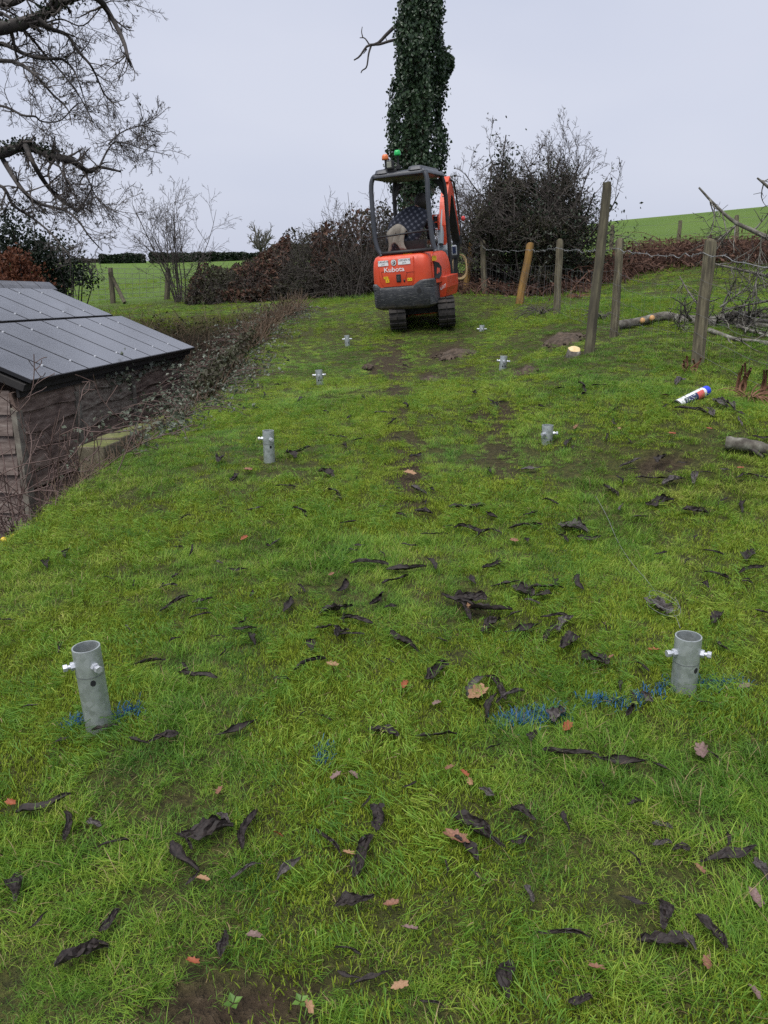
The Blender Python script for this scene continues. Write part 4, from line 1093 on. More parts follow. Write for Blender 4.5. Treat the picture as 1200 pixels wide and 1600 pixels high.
obj('twigs', twig_mesh('twigs', [(b1, q1, 5), (b2, q2, 3), (b3, q3, 3)], bark_twig, ob), oak)
# ivy and a few dead leaves along the two heavy limbs
c, d = along(np.stack([LPs[1][6:18], LPs[0][6:18]]), 1500, (0, .75)); c = c + rand_dirs(1500, .5) * rng.uniform(.05, .17, (1500, 1)); s = rng.uniform(.03, .065, 1500)
obj('limb_ivy', leaves_mesh('limb_ivy', c - np.array(ob), rand_dirs(1500, -.4), rand_dirs(1500, .5), s, s * .8, holly_mat), oak)
c, d = along(b3, 260, (.5, 1)); s = rng.uniform(.04, .07, 260); obj('dead_leaves', leaves_mesh('dead_leaves', c - np.array(ob), rand_dirs(260, -.8), rand_dirs(260), s, s * .5, scrub_mat), oak)

# ---- evergreen and copper-leaved shrubs behind the barn ridge
def leafy(name, foot, lab, n, mat, rad3, sz, cz, nst=5):
    root = empty(name, foot); tag(root, lab, 'shrub')
    ncl = 26; cc_ = rng.normal(size=(ncl, 3)) * np.array(rad3) * .6 + np.array([0, 0, cz]); ks = rng.integers(0, ncl, n)
    q = cc_[ks] + rng.normal(size=(n, 3)) * np.array(rad3) * .26; q = q[q[:, 2] > 0.02]; s = rng.uniform(*sz, len(q))
    obj('leaves', leaves_mesh('leaves', q, rand_dirs(len(q), -.3), rand_dirs(len(q), .6), s, s * .6, mat), root)
    P = np.zeros((ncl, 5, 3)); P[:, 0] = rng.normal(size=(ncl, 3)) * .08; P[:, 0, 2] = -.05
    for k in range(1, 5): P[:, k] = P[:, 0] + (cc_ - P[:, 0]) * (k / 4) + rng.normal(size=(ncl, 3)) * .05
    V, F = tube_batch(P, np.linspace(.035, .008, 5)[None].repeat(ncl, 0), 5); obj('stems', mk_mesh('stems', V, F, bark_dark), root)
    return root
f = at(15, 470, 15.0); f.z = H(f.x, f.y) ; leafy('evergreen_shrub', f, 'dark evergreen shrub rising behind the barn ridge at the far left', 9000, holly_mat, (1.0, .8, .62), (.05, .1), f.z * 0 + (at(30, 398, 15).z - f.z))
f = at(95, 470, 15.4); f.z = H(f.x, f.y); leafy('evergreen_shrub', f, 'low evergreen sprays spilling over the end of the barn ridge', 2600, holly_mat, (.42, .5, .34), (.05, .09), at(100, 432, 15.4).z - f.z)
f = at(25, 480, 13.6); f.z = H(f.x, f.y); leafy('copper_shrub', f, 'rusty copper-leaved shrub just behind the barn ridge', 2600, beech_mat, (.5, .3, .26), (.05, .09), at(20, 424, 13.6).z - f.z)

# ---- far hedgerows across the left field
for (xa, xb, yt, yb, zc, lab) in ((158, 204, 398, 414, 118, 'clipped dark hedge far across the left field'), (206, 226, 399, 414, 118, 'short clump of far hedge beside a gap in the left field'), (236, 300, 396, 414, 112, 'longer dark hedge far across the field behind the bare tree'), (302, 420, 396, 410, 116, 'distant dark hedge line running behind the bramble hedge'),
                                (85, 160, 405, 412, 135, 'thin brown hedge line farthest off at the left'), (425, 660, 383, 402, 95, 'distant hedge line beyond the bramble hedge towards the ivy tree')):
    A_ = at(xa, yb, zc); B_ = at(xb, yb, zc); ht = (yb - yt) / FPX * zc
    n = int(700 + 34 * (xb - xa)); t = rng.random(n); X = A_.x + (B_.x - A_.x) * t; Y = A_.y + rng.uniform(-.8, .8, n); gz = hgt(X, Y)
    top = at(xa, yt, zc).z
    u = rng.random(n); Z = gz + (top - gz) * u * (.6 + .7 * fbm(X * .5, Y * .5, 5, 3)); s = rng.uniform(.25, .6, n)
    foot = Vector((A_.x, A_.y, H(A_.x, A_.y))); root = empty('far_hedge', foot); tag(root, lab, 'hedge', 'far hedgerows')
    obj('foliage', leaves_mesh('foliage', np.stack([X, Y, Z], 1) - np.array(foot), rand_dirs(n), rand_dirs(n) + np.array([0, -.6, .3]), s, s * .8, scrub_mat if zc > 130 or zc < 100 else holly_mat), root)
    ns = int((B_.x - A_.x) / .6); X = np.linspace(A_.x, B_.x, ns); P = np.stack([np.stack([X, np.full(ns, A_.y), hgt(X, np.full(ns, A_.y)) + k * ht * .28], 1) for k in range(4)], 1)
    V, F = tube_batch(P - np.array(foot), np.full((ns, 4), .07), 5); obj('stems', mk_mesh('stems', V, F, bark_dark), root)

# ---- dead bracken bank beyond the right-hand fence
def polyline_ground(pp, n):
    S = [at(*p) for p in pp]; Q = spline(S, n); return Q
Q = polyline_ground([(700, 470, 18.2), (760, 470, 17.6), (830, 460, 17.2), (930, 440, 17.3), (1060, 412, 17.2), (1200, 405, 16.6), (1400, 400, 15.8)], 60)
n = 3600; k = rng.integers(0, 59, n); t = rng.random(n)[:, None]; base = Q[k] * (1 - t) + Q[k + 1] * t
base[:, 1] += rng.uniform(-.7, 1.7, n); base[:, 0] += rng.normal(0, .15, n); base[:, 2] = hgt(base[:, 0], base[:, 1])
near = rng.random(n) < .12                       # bracken creeping forward between fence and bank on the left part
sel = np.where(near & (base[:, 0] < 4.2))[0]; base[sel, 1] -= rng.uniform(.3, 2.0, len(sel)); base[:, 2] = hgt(base[:, 0], base[:, 1])
K = 6; P = np.zeros((n, K, 3)); P[:, 0] = base; az = rng.uniform(0, 2 * np.pi, n); d = unit(np.stack([np.cos(az) * .5, np.sin(az) * .5 - .2, np.full(n, 1.0)], 1)); L = rng.uniform(.7, 1.45, n) * (.8 + .6 * fbm(base[:, 0], base[:, 1], 3, 2))
for s in range(1, K):
    d = unit(d + np.stack([np.cos(az) * .32, np.sin(az) * .32, np.full(n, -.30)], 1) + rng.normal(size=(n, 3)) * .14); P[:, s] = P[:, s - 1] + d * (L / (K - 1))[:, None]
V, F = tube_batch(P, np.linspace(.010, .004, K)[None].repeat(n, 0), 3)
c, d = along(P, 42000, (.15, 1)); c = c + rng.normal(size=c.shape) * .05
lv = rng.uniform(.05, .17, len(c)); dd = unit(np.cross(d, rand_dirs(len(c))) + np.array([0, 0, -.5]))
V2, F2 = leaf_batch(c + dd * lv[:, None] * .4, dd, rand_dirs(len(c), .3), lv, lv * rng.uniform(.18, .4, len(c)), .2)
Vj, Fj = join_vf([(V, F), (V2, F2)])
o = obj('bracken', mk_mesh('bracken', Vj, Fj, bracken_mat, False, None, {'rv': np.r_[np.repeat(rng.random(n), K * 3), np.repeat(rng.random(len(c)), 4)]}))
tag(o, 'bank of red-brown dead bracken beyond the wire fence', kind='stuff')

# ---- withered grass and bramble along the lip of the sunken yard
n = 5200; yy = np.concatenate([rng.uniform(5.0, 16.8, 2600), rng.uniform(12.5, 17.4, 1700), rng.uniform(16.2, 17.3, 900)]); ex = edge_x(yy)
xx = ex - np.concatenate([np.abs(rng.normal(0, .28, 2600)) + .06, rng.uniform(.0, 1.5, 1700), rng.uniform(0, 5.5, 900)])
zz = hgt(xx, yy); K = 5; P = np.zeros((n, K, 3)); P[:, 0] = np.stack([xx, yy, zz], 1); d = unit(rng.normal(size=(n, 3)) * .4 + np.array([.05, 0, 1.0])); L = rng.uniform(.16, .42, n) * np.where(yy > 12, 1.35, .62)
for s in range(1, K):
    d = unit(d + rng.normal(size=(n, 3)) * .2 + np.array([0, 0, -.12])); P[:, s] = P[:, s - 1] + d * (L / (K - 1))[:, None]
R = np.linspace(.005, .0015, K)[None].repeat(n, 0) * np.where(yy > 9, 1.2, .7)[:, None]
V, F = tube_batch(P, R, 3)
o = obj('withered_grass', mk_mesh('withered_grass', V, F, deadgrass_mat, True, None, {'rv': np.repeat(rng.random(n), K * 3)})); tag(o, 'brown withered grass along the lip of the sunken yard', kind='stuff')
# brambles: arching canes with grey-green leaves, dense between barn wall and lawn
n = 800; yy = rng.uniform(6.6, 16.8, n); off = np.abs(rng.normal(0, .30, n)) + .10
xx = edge_x(yy) - off; zz = hgt(xx, yy); K = 7; P = np.zeros((n, K, 3)); P[:, 0] = np.stack([xx, yy, zz], 1)
az = rng.uniform(0, 2 * np.pi, n); d = unit(np.stack([np.cos(az) * .5, np.sin(az) * .6, np.full(n, 1.)], 1)); L = rng.uniform(.35, 1.0, n)
for s in range(1, K):
    d = unit(d + np.stack([np.cos(az) * .2, np.sin(az) * .2, np.full(n, -.26)], 1) + rng.normal(size=(n, 3)) * .1); P[:, s] = P[:, s - 1] + d * (L / (K - 1))[:, None]
    P[:, s, 2] = np.maximum(P[:, s, 2], hgt(P[:, s, 0], P[:, s, 1]) + .015)
V, F = tube_batch(P, np.linspace(.005, .0025, K)[None].repeat(n, 0), 4)
c, d = along(P, 12000, (.1, 1)); c += rng.normal(size=c.shape) * .03; s = rng.uniform(.03, .065, len(c))
root = empty('bramble_bank', (EX[3], 9.0, H(EX[3], 9.0))); tag(root, 'tangle of bramble canes and grey-green leaves between barn and lawn', 'brambles')
oo = np.array(root.location)
obj('canes', mk_mesh('canes', V - oo, F, rose_twig), root)
obj('leaves', leaves_mesh('leaves', c - oo, rand_dirs(len(c), -.2), rand_dirs(len(c), .9), s, s * .7, bramble_mat), root)
n = 9000; yy = rng.uniform(8.5, 17.2, n); xx = edge_x(yy) - rng.uniform(.05, 2.2, n) * np.where(yy < 12.8, .45, 1.5); zz = hgt(xx, yy) + rng.uniform(0, .38, n); s = rng.uniform(.03, .09, n)
obj('dead_leaves', leaves_mesh('dead_leaves', np.stack([xx, yy, zz], 1) - oo, rand_dirs(n), rand_dirs(n, .7), s, s * .6, scrub_mat), root)
# ivy strand hanging on the barn eave
ip = [bp(t, -.05 + .03 * math.sin(t * 5), -.22 - .05 * math.sin(t * 3)) for t in np.linspace(2.0, 4.6, 14)]
root = empty('ivy_strand', ip[0]); tag(root, 'strand of pale ivy leaves hanging along the barn eave', 'ivy')
m = MB(); m.tube([p - ip[0] for p in ip], .006, 5, caps=False); m.build('stem', bark_twig, root)
c, d = along(np.array([[tuple(p) for p in ip]]), 150, (0, 1)); c[:45] = np.array(ip[1]) + rng.normal(size=(45, 3)) * .12; c += rng.normal(size=c.shape) * .04; s = rng.uniform(.04, .075, 150)
obj('leaves', leaves_mesh('leaves', c - np.array(ip[0]), rand_dirs(150, -.3), rand_dirs(150, .4) + np.array([.5, -.4, 0]), s, s * .85, bramble_mat), root)

# ---- reddish bare shrub in front of the barn's near corner
f = at(20, 800, 5.6); f.z = H(f.x, f.y)
bush('red_twig_shrub', f, 18, 1.9, .36, 2, 'bare reddish shrub in front of the near corner of the barn', 'shrub', r0=.009, base_r=.4, tw=(4, 3), lean=(.02, .1), curl=.1, mat=rose_twig)
f = at(-40, 795, 5.8); f.z = H(f.x, f.y)
bush('red_twig_shrub', f, 34, 1.8, .6, 2, 'bare reddish shrub at the left edge below the barn gable', 'shrub', 500, bramble_mat, (.03, .06), r0=.011, base_r=.5, tw=(5, 4), curl=.12, mat=rose_twig)
f = at(75, 800, 6.1); f.z = H(f.x, f.y)
bush('red_twig_shrub', f, 12, .75, 1.1, 2, 'low tangle of bare red stems against the barn boards', 'shrub', 160, bramble_mat, (.03, .06), r0=.007, base_r=.55, tw=(5, 4), curl=.2, mat=rose_twig)
yp = at(22, 848, 4.75); 
m = MB()
for k in range(3): m.box((.05 * k - .05, .03 * k, .01 * k), (.06, .04, .022), (.2 * k, .3, .5 * k), .85)
o = m.build('plastic_scrap', simple('yellow_plastic', [(.55, .36, .02), (.65, .45, .04)], 9, .5), None, loc=(yp.x, yp.y, max(yp.z, H(yp.x, yp.y) + .02)), bevel=.008); tag(o, 'yellow plastic scrap at the lip of the lawn on the far left', 'scrap')

# ---- felled branches lying beyond the fence on the right
fb = at(970, 508, 9.2); fb.z = H(fb.x, fb.y)
fell = empty('felled_branch', fb); tag(fell, 'felled lichened limb with a mass of branches lying beyond the right fence', 'branch')
main = [([(968, 508, 9.3), (1000, 503, 9.2), (1035, 494, 9.1), (1055, 497, 9.05), (1085, 510, 9.0), (1115, 515, 8.9), (1160, 530, 8.8), (1215, 545, 8.6), (1300, 560, 8.4)], .058, .04),
        ([(1056, 498, 9.05), (1090, 508, 8.8), (1135, 520, 8.6), (1200, 538, 8.4), (1280, 540, 8.2)], .06, .02), ([(1110, 500, 8.8), (1150, 490, 8.6), (1200, 494, 8.5), (1260, 500, 8.3)], .035, .015),
        ([(1105, 500, 8.7), (1150, 512, 8.5), (1200, 514, 8.4), (1260, 520, 8.3)], .03, .012), ([(1105, 545, 8.3), (1135, 560, 8.0), (1170, 570, 7.9), (1210, 572, 7.8)], .028, .012),
        ([(1150, 530, 8.4), (1170, 545, 8.2), (1200, 562, 8.0)], .025, .01), ([(1062, 515, 9.0), (1056, 528, 8.8), (1065, 545, 8.7), (1080, 548, 8.6)], .022, .008),
        ([(1080, 528, 8.9), (1110, 525, 8.7), (1140, 526, 8.6)], .02, .01), ([(1092, 293, 8.2), (1115, 318, 8.2), (1145, 345, 8.2), (1175, 360, 8.1), (1215, 380, 8.0), (1270, 420, 8.0), (1330, 500, 8.0)], .010, .035),
        ([(1152, 350, 8.2), (1138, 362, 8.2), (1122, 375, 8.2)], .012, .006), ([(1183, 278, 7.9), (1200, 292, 7.9), (1240, 330, 7.9), (1330, 480, 8.0)], .009, .03),
        ([(1062, 432, 9.2), (1075, 455, 9.1), (1090, 475, 9.0), (1105, 500, 8.9)], .007, .016), ([(1125, 480, 8.6), (1150, 462, 8.5), (1170, 445, 8.5)], .012, .005), ([(1105, 410, 9.0), (1150, 420, 8.8), (1200, 432, 8.6), (1260, 450, 8.5)], .012, .02),
        ([(1190, 365, 8.0), (1185, 420, 8.1), (1175, 470, 8.2)], .006, .012), ([(1200, 470, 8.3), (1160, 478, 8.4), (1130, 485, 8.5)], .014, .006)]
FPp, FRr = [], []
for pp, r0, r1 in main:
    S = spline([at(*q) for q in pp], 20); S[:, 2] = np.maximum(S[:, 2], hgt(S[:, 0], S[:, 1]) + .02); FPp.append(S); FRr.append(np.linspace(r0, r1, 20))
FPp, FRr = np.array(FPp), np.array(FRr)
lichen = simple('lichened_bark', [(.03, .026, .021), (.085, .077, .062), (.165, .157, .133), (.27, .265, .235)], 18, .9, .7, .008, detail=8, coord='World')
obj('main_limb', twig_mesh('main_limb', [(FPp[:1], FRr[:1], 14)], bark, fb), fell)
obj('branches', twig_mesh('branches', [(FPp[1:], FRr[1:], 8)], lichen, fb), fell)
b1, q1 = branch(FPp[1:], FRr[1:], 14, (.1, 1), (.2, .55), (30, 70), 6, .15, .02, .5, .3, absl=True, rmin=.003); b2, q2 = branch(b1, q1, 4, (.2, 1), (.05, .22), (35, 75), 4, .15, .02, .7, .5, absl=True, rmin=.0025)
for b in (b1, b2): b[:, :, 2] = np.maximum(b[:, :, 2], hgt(b[:, :, 0], b[:, :, 1]) + .01)
obj('side_branches', twig_mesh('side_branches', [(b1, q1, 5)], lichen, fb), fell); obj('twigs', twig_mesh('twigs', [(b2, q2, 4)], bark_dark, fb), fell)
for q in ((1004, 499, 9.10), (1019, 495, 9.06)):
    c = at(*q) - Vector((0, 0, .012)); m = MB(); m.loft([[(.028 * math.cos(t), .03 * math.sin(t), z) for t in np.linspace(0, 6.28, 13)[:-1]] for z in (-.03, .012)]); o = m.build('cut_knot', simple('orange_cut', [(.50, .25, .09), (.60, .36, .16)], 20, .8), fell); o.location = c - fb; o.rotation_euler = (rad(65), rad(-15), 0)
# ---- cut reddish stems and dead weed clumps by the fence
stub_m = simple('red_brown_stems', [(.07, .03, .018), (.15, .068, .038), (.22, .11, .06)], 14, .8, coord='World')
for (px, py, k, hh, lab) in ((1067, 582, 4, .16, 'small cluster of cut red-brown stems left of the nearest fence post foot'), (1080, 580, 4, .17, 'cut red-brown stems right in front of the nearest fence post foot'), (1157, 616, 9, .30, 'tall cluster of cut red-brown stems right of the spray can'), (1192, 622, 6, .28, 'cut red-brown stems at the right edge beyond the spray can')):
    g = gp(px, py); m = MB()
    for q in range(k):
        a = random.random() * 6.28; b = Vector((math.cos(a) * random.uniform(0, .05), math.sin(a) * random.uniform(0, .05), -.02)); h0 = hh * random.uniform(.55, 1.0)
        m.tube([b, b + Vector((random.gauss(0, .012), random.gauss(0, .012), h0 * .5)), b + Vector((random.gauss(0, .03), random.gauss(0, .03), h0))], [.010, .009, .008], 7)
    tag(m.build('cut_stems', stub_m, None, loc=g), lab, 'stems', 'cut stems by the fence')
for (px, py, s_, lab) in ((845, 492, .55, 'dark withered weed clump between two fence posts'), (940, 498, .35, 'brown withered weed tuft beyond the tall post'), (905, 465, .3, 'small withered tuft beyond the fence'), (1170, 625, .3, 'rusty withered fern beside the cut stems')):
    g = gp(px, py); n = 46; az = rng.uniform(0, 6.28, n); K = 5; P = np.zeros((n, K, 3)); d = unit(np.stack([np.cos(az), np.sin(az), np.full(n, 1.1)], 1))
    for q in range(1, K): d = unit(d + np.array([0, 0, -.35]) + rng.normal(size=(n, 3)) * .12); P[:, q] = P[:, q - 1] + d * s_ * .25 * rng.uniform(.6, 1.1, (n, 1))
    V, F = tube_batch(P, np.linspace(.006, .003, K)[None].repeat(n, 0), 4); o = obj('weed_clump', mk_mesh('weed_clump', V, F, stub_m if s_ == .3 else bark_twig), None, g); tag(o, lab, 'weeds', 'withered weed clumps')

# ================================================================== MINI EXCAVATOR
orange, nt, nn, nl, pb = new_mat('orange_paint')
n1 = noise_node(nt, 2.5, 5, .6); n2 = noise_node(nt, 11, 8, .75); n3 = noise_node(nt, 26, 5, .7, stretch=(.4, 1, 4))
c = ramp_node(nt, n1.outputs['Fac'], [(.3, (.50, .048, .014)), (.7, (.64, .072, .021))]).outputs['Color']
c = mix_node(nt, ramp_node(nt, n2.outputs['Fac'], [(.55, 0.0), (.75, .45)]).outputs['Color'], c, (.23, .075, .035))       # road film and dried mud
c = mix_node(nt, ramp_node(nt, n3.outputs['Fac'], [(.66, 0.0), (.72, .5)]).outputs['Color'], c, (.62, .22, .14))           # fine scratches
nl.new(c, pb.inputs['Base Color'])
nl.new(ramp_node(nt, n2.outputs['Fac'], [(.35, .28), (.7, .6)]).outputs['Color'], pb.inputs['Roughness'])
cw_grey, nt, nn, nl, pb = new_mat('scuffed_grey_casting')
n1 = noise_node(nt, 5, 6, .65); n2 = noise_node(nt, 22, 6, .7, stretch=(.5, 1, 5))
c = ramp_node(nt, n1.outputs['Fac'], [(.3, (.015, .017, .020)), (.7, (.032, .035, .040))]).outputs['Color']
scr = ramp_node(nt, n2.outputs['Fac'], [(.55, 0.0), (.63, .9)]).outputs['Color']
c = mix_node(nt, scr, c, (.14, .14, .135))
tcz = nn.new('ShaderNodeTexCoord'); sz_ = nn.new('ShaderNodeSeparateXYZ'); nl.new(tcz.outputs['Object'], sz_.inputs[0])
mud = math_node(nt, 'MULTIPLY', math_node(nt, 'ADD', math_node(nt, 'MULTIPLY_ADD', sz_.outputs['Z'], -9.0, 3.6), math_node(nt, 'MULTIPLY_ADD', n1.outputs['Fac'], 2.0, -1.0)), .8, clamp=True)
c = mix_node(nt, mud, c, (.13, .10, .065)); nl.new(c, pb.inputs['Base Color']); pb.inputs['Roughness'].default_value = .55
frame_grey = simple('canopy_grey', [(.030, .034, .042), (.048, .053, .064)], 4, .42)
black_m = simple('matt_black', [(.010, .010, .011), (.02, .02, .022)], 9, .6)
rubber = simple('muddy_rubber', [(.010, .009, .009), (.024, .021, .019), (.055, .046, .038)], 9, .85, .3, .006)
steel_d = simple('dark_steel', [(.03, .03, .032), (.07, .068, .065)], 8, .5, metal=.3)
blue_grey = simple('blue_grey_cover', [(.16, .19, .21), (.22, .25, .27)], 5, .45)
chrome = simple('ram_chrome', [(.6, .61, .63)], rough=.15, metal=1.0)
white_p = simple('white_print', [(.78, .78, .78)], rough=.5); ink = simple('dark_print', [(.03, .03, .035)], rough=.6)
sticker_y = simple('yellow_sticker', [(.70, .42, .01), (.78, .50, .02)], 9, .45); sticker_o = simple('amber_sticker', [(.75, .36, .01)], rough=.45)
hose_m = simple('hose_black', [(.012, .012, .013)], rough=.45)

SC = at(661, 521, 12.75); gz = H(SC.x, SC.y)
ROLL = -rad(5.0); TILT = rad(2.0)
ex_o = empty('mini_excavator', (SC.x, SC.y, gz - .02))
tag(ex_o, 'orange mini excavator with dark canopy seen from behind on the lawn', 'excavator')
# X right, Y forward, Z up; the ground falls to the left so the machine leans that way
ex_o.rotation_mode = 'XYZ'; ex_o.rotation_euler = (TILT, ROLL, -rad(3))
YAW = -rad(15)
cy, sy = math.cos(YAW), math.sin(YAW)
MAPX = [.883, -.069]
ZK = .935
def up_(m):
    """turn the slewing upper structure about the king post"""
    V = np.concatenate(m.V); V[:, 0] = V[:, 0] * MAPX[0] + MAPX[1]; V[:, 2] *= ZK; W = V.copy(); W[:, 0] = V[:, 0] * cy - V[:, 1] * sy; W[:, 1] = V[:, 0] * sy + V[:, 1] * cy; m.V = [W]; return m
def upper(m, name, mat, parent=None, **k): return up_(m).build(name, mat, parent or ex_o, **k)
def rr_ring(x0, x1, y0, y1, r, z, n=6, rf=None):
    """rounded rectangle; r rear corner radius, rf front corner radius"""
    rf = r if rf is None else rf; out = []
    for (cx_, cy_, a0, q) in ((x0 + r, y0 + r, math.pi, r), (x1 - r, y0 + r, 1.5 * math.pi, r), (x1 - rf, y1 - rf, 0, rf), (x0 + rf, y1 - rf, .5 * math.pi, rf)):
        for i in range(n):
            a = a0 + .5 * math.pi * i / (n - 1); out.append((cx_ + q * math.cos(a), cy_ + q * math.sin(a), z))
    return out
# --- tracks
for sx_ in (-1, 1):
    cx_ = sx_ * .385; w = .26; Rr_ = .205; y0, y1 = -.50, .52
    prof = []
    for a in np.linspace(.5 * np.pi, 1.5 * np.pi, 11): prof.append((y0 + Rr_ * math.cos(a), Rr_ + .01 + Rr_ * math.sin(a)))
    for y in np.linspace(y0 + .1, y1 - .1, 6): prof.append((y, .01))
    for a in np.linspace(-.5 * np.pi, .5 * np.pi, 11): prof.append((y1 + Rr_ * .92 * math.cos(a), Rr_ + .01 + Rr_ * math.sin(a)))
    for y in np.linspace(y1 - .1, y0 + .1, 6): prof.append((y, 2 * Rr_ + .01 - .012 * math.sin(math.pi * (y - y0) / (y1 - y0))))
    prof = np.array(prof); cyl = np.array([(y0 + y1) / 2, Rr_ + .01])
    nrm = unit(np.roll(prof, -1, 0) - np.roll(prof, 1, 0)); nrm = np.stack([-nrm[:, 1], nrm[:, 0]], 1); nrm *= np.sign(((prof - cyl) * nrm).sum(1, keepdims=True))
    m = MB(); inner = prof - nrm * .03
    n = len(prof); V = [];
    for x_, pr_ in ((cx_ - w / 2, prof), (cx_ + w / 2, prof), (cx_ + w / 2, inner), (cx_ - w / 2, inner)): V += [(x_, p[0], p[1]) for p in pr_]
    i = np.arange(n); j = (i + 1) % n; F = np.concatenate([np.stack([a * n + i, a * n + j, b * n + j, b * n + i], 1) for a, b in ((0, 1), (1, 2), (2, 3), (3, 0))])
    m.add(V, [F])
    band = m.build('rubber_track', rubber, ex_o, auto=35)
    # lugs: chevron blocks round the band
    seg = np.linalg.norm(np.roll(prof, -1, 0) - prof, axis=1); cum = np.r_[0, np.cumsum(seg)]; tot_ = cum[-1]; lm = MB()
    for k in range(34):
        s_ = (k + .5) / 34 * tot_; q = np.searchsorted(cum, s_) - 1; f_ = (s_ - cum[q]) / seg[q]; p_ = prof[q] * (1 - f_) + prof[(q + 1) % n] * f_; nn_ = unit((nrm[q] * (1 - f_) + nrm[(q + 1) % n] * f_)); ang_ = math.atan2(nn_[1], nn_[0])
        for h_ in (-1, 1):
            lm.box((cx_ + h_ * .065, p_[0] + nn_[0] * .012, p_[1] + nn_[1] * .012), (.118, .024, .045), (ang_, 0, 0) if False else (ang_ , 0, 0))
    tag(lm.build('tread_lugs', rubber, band, smooth=False), kind='stuff')
    for (yy_, r_) in ((y0, .165), (y1, .155)):
        m = MB(); m.loft([[(x_, yy_ + r_ * math.cos(t), Rr_ + .01 + r_ * math.sin(t)) for t in np.linspace(0, 2 * np.pi, 25)[:-1]] for x_ in (cx_ - .07, cx_ + .07)]); m.build('sprocket' if yy_ < 0 else 'idler', steel_d, ex_o, auto=30)
    for yy_ in (-.25, 0, .25):
        m = MB(); m.loft([[(x_, yy_ + .06 * math.cos(t), .105 + .06 * math.sin(t)) for t in np.linspace(0, 2 * np.pi, 17)[:-1]] for x_ in (cx_ - .08, cx_ + .08)]); m.build('roller', steel_d, ex_o, auto=30)
    m = MB(); m.box((cx_, .01, .215), (.10, .92, .13)); m.build('track_frame', black_m, ex_o, bevel=.01, smooth=False)
m = MB(); m.box((0, 0, .27), (.62, .5, .16), None, .9); m.build('undercarriage', black_m, ex_o, bevel=.01, smooth=False)
m = MB(); m.loft([ring((0, 0), .27, 28, .33), ring((0, 0), .27, 28, .46)]); m.build('slew_ring', steel_d, ex_o, auto=30)
m = MB(); m.loft([[(x_, .82 + .05 * math.cos(t) - .03 * abs(math.sin(t)), .16 + .14 * math.sin(t)) for t in np.linspace(-1.5, 1.5, 9)] + [(x_, .79, .30), (x_, .77, .02)] for x_ in (-.5, .5)]); m.build('dozer_blade', orange, ex_o, smooth=False)
m = MB(); m.box((-.25, .65, .2), (.06, .4, .07)); m.box((.25, .65, .2), (.06, .4, .07)); m.build('blade_arms', orange, ex_o, smooth=False)
# --- upper structure (all turned by YAW)
m = MB(); m.box((.02, .05, .49), (.95, 1.2, .10)); upper(m, 'slew_frame', black_m, bevel=.02, smooth=False)
# counterweight: casting wrapped round the tail
rg = []
for z, ins, yy_ in ((.345, .10, .05), (.375, .03, .015), (.40, .0, 0), (.66, .0, 0), (.70, .012, .01), (.72, .04, .03)):
    rg.append(rr_ring(-.56 + ins, .55 - ins, -.80 + yy_, .05, .11, z, 7, .04))
m = MB(); m.loft(rg); cw = upper(m, 'counterweight', cw_grey, auto=40)
# raised shoulders of the casting left and right of the engine cover
for (xa, xb, xa2, xb2, zt) in ((-.553, -.38, -.553, -.44, .775), (.12, .552, .25, .552, .80)):
    r_ = .05 if xa < 0 else .105
    m = MB(); m.loft([rr_ring(xa, xb, -.799, -.1, r_, .68, 6, .03), rr_ring(xa + (xa2 - xa) * .3, xb + (xb2 - xb) * .3, -.7985, -.1, r_, .72, 6, .03), rr_ring(xa2, xb2, -.797, -.1, r_, zt - .02, 6, .03), rr_ring(xa2 + .02, xb2 - .02, -.775, -.12, r_ - .02, zt, 6, .03)]); upper(m, 'casting_shoulder', cw_grey, cw, auto=40)
m = MB(); m.loft([[(.30 + .042 * math.cos(t), y_, .63 + .042 * math.sin(t)) for t in np.linspace(0, 2 * np.pi, 19)[:-1]] for y_ in (-.79, -.806)]); upper(m, 'exhaust_port', black_m, cw, auto=30)
m = MB(); m.box((-.425, -.8005, .53), (.006, .004, .25)); m.box((.37, -.795, .53), (.006, .012, .25)); m.box((-.02, -.8015, .425), (.80, .004, .006)); upper(m, 'casting_seams', black_m, cw, smooth=False)
# engine cover
rg = []
for z, ins, yy_ in ((.695, .0, .0), (.80, -.006, -.006), (1.0, .0, .002), (1.12, .012, .02), (1.185, .035, .055), (1.215, .08, .11), (1.225, .14, .18)):
    rg.append(rr_ring(-.555 + ins, .50 - ins, -.775 + yy_, .0, .145, z, 8, .05))
m = MB(); m.loft(rg); hood = upper(m, 'engine_cover', orange, auto=60)
# raised cover over the tail, a shallow panel proud of the rest
rg = [rr_ring(-.42, .235, -.800, -.70, .035, z, 5, .02) for z in (.735, .76, 1.02, 1.09, 1.11)]
m = MB(); m.loft([rr_ring(-.36, .19, -.785, -.7, .03, .722, 5, .02), rr_ring(-.415, .235, -.789, -.70, .03, .80, 5, .02), rr_ring(-.415, .235, -.788, -.7, .03, 1.14, 5, .02), rr_ring(-.40, .225, -.770, -.7, .03, 1.165, 5, .02)]); upper(m, 'hatch', orange, hood, auto=50)
m = MB(); m.box((-.055, -.792, .845), (.085, .014, .125)); upper(m, 'latch', black_m, hood, bevel=.006, smooth=False)
m = MB(); m.box((-.055, -.801, .835), (.05, .012, .07)); upper(m, 'latch_handle', steel_d, hood, bevel=.004, smooth=False)
m = MB(); m.loft([[(.045 + .016 * math.cos(t), y_, .80 + .022 * math.sin(t)) for t in np.linspace(0, 2 * np.pi, 13)[:-1]] for y_ in (-.78, -.794)]); upper(m, 'key_lock', black_m, hood)
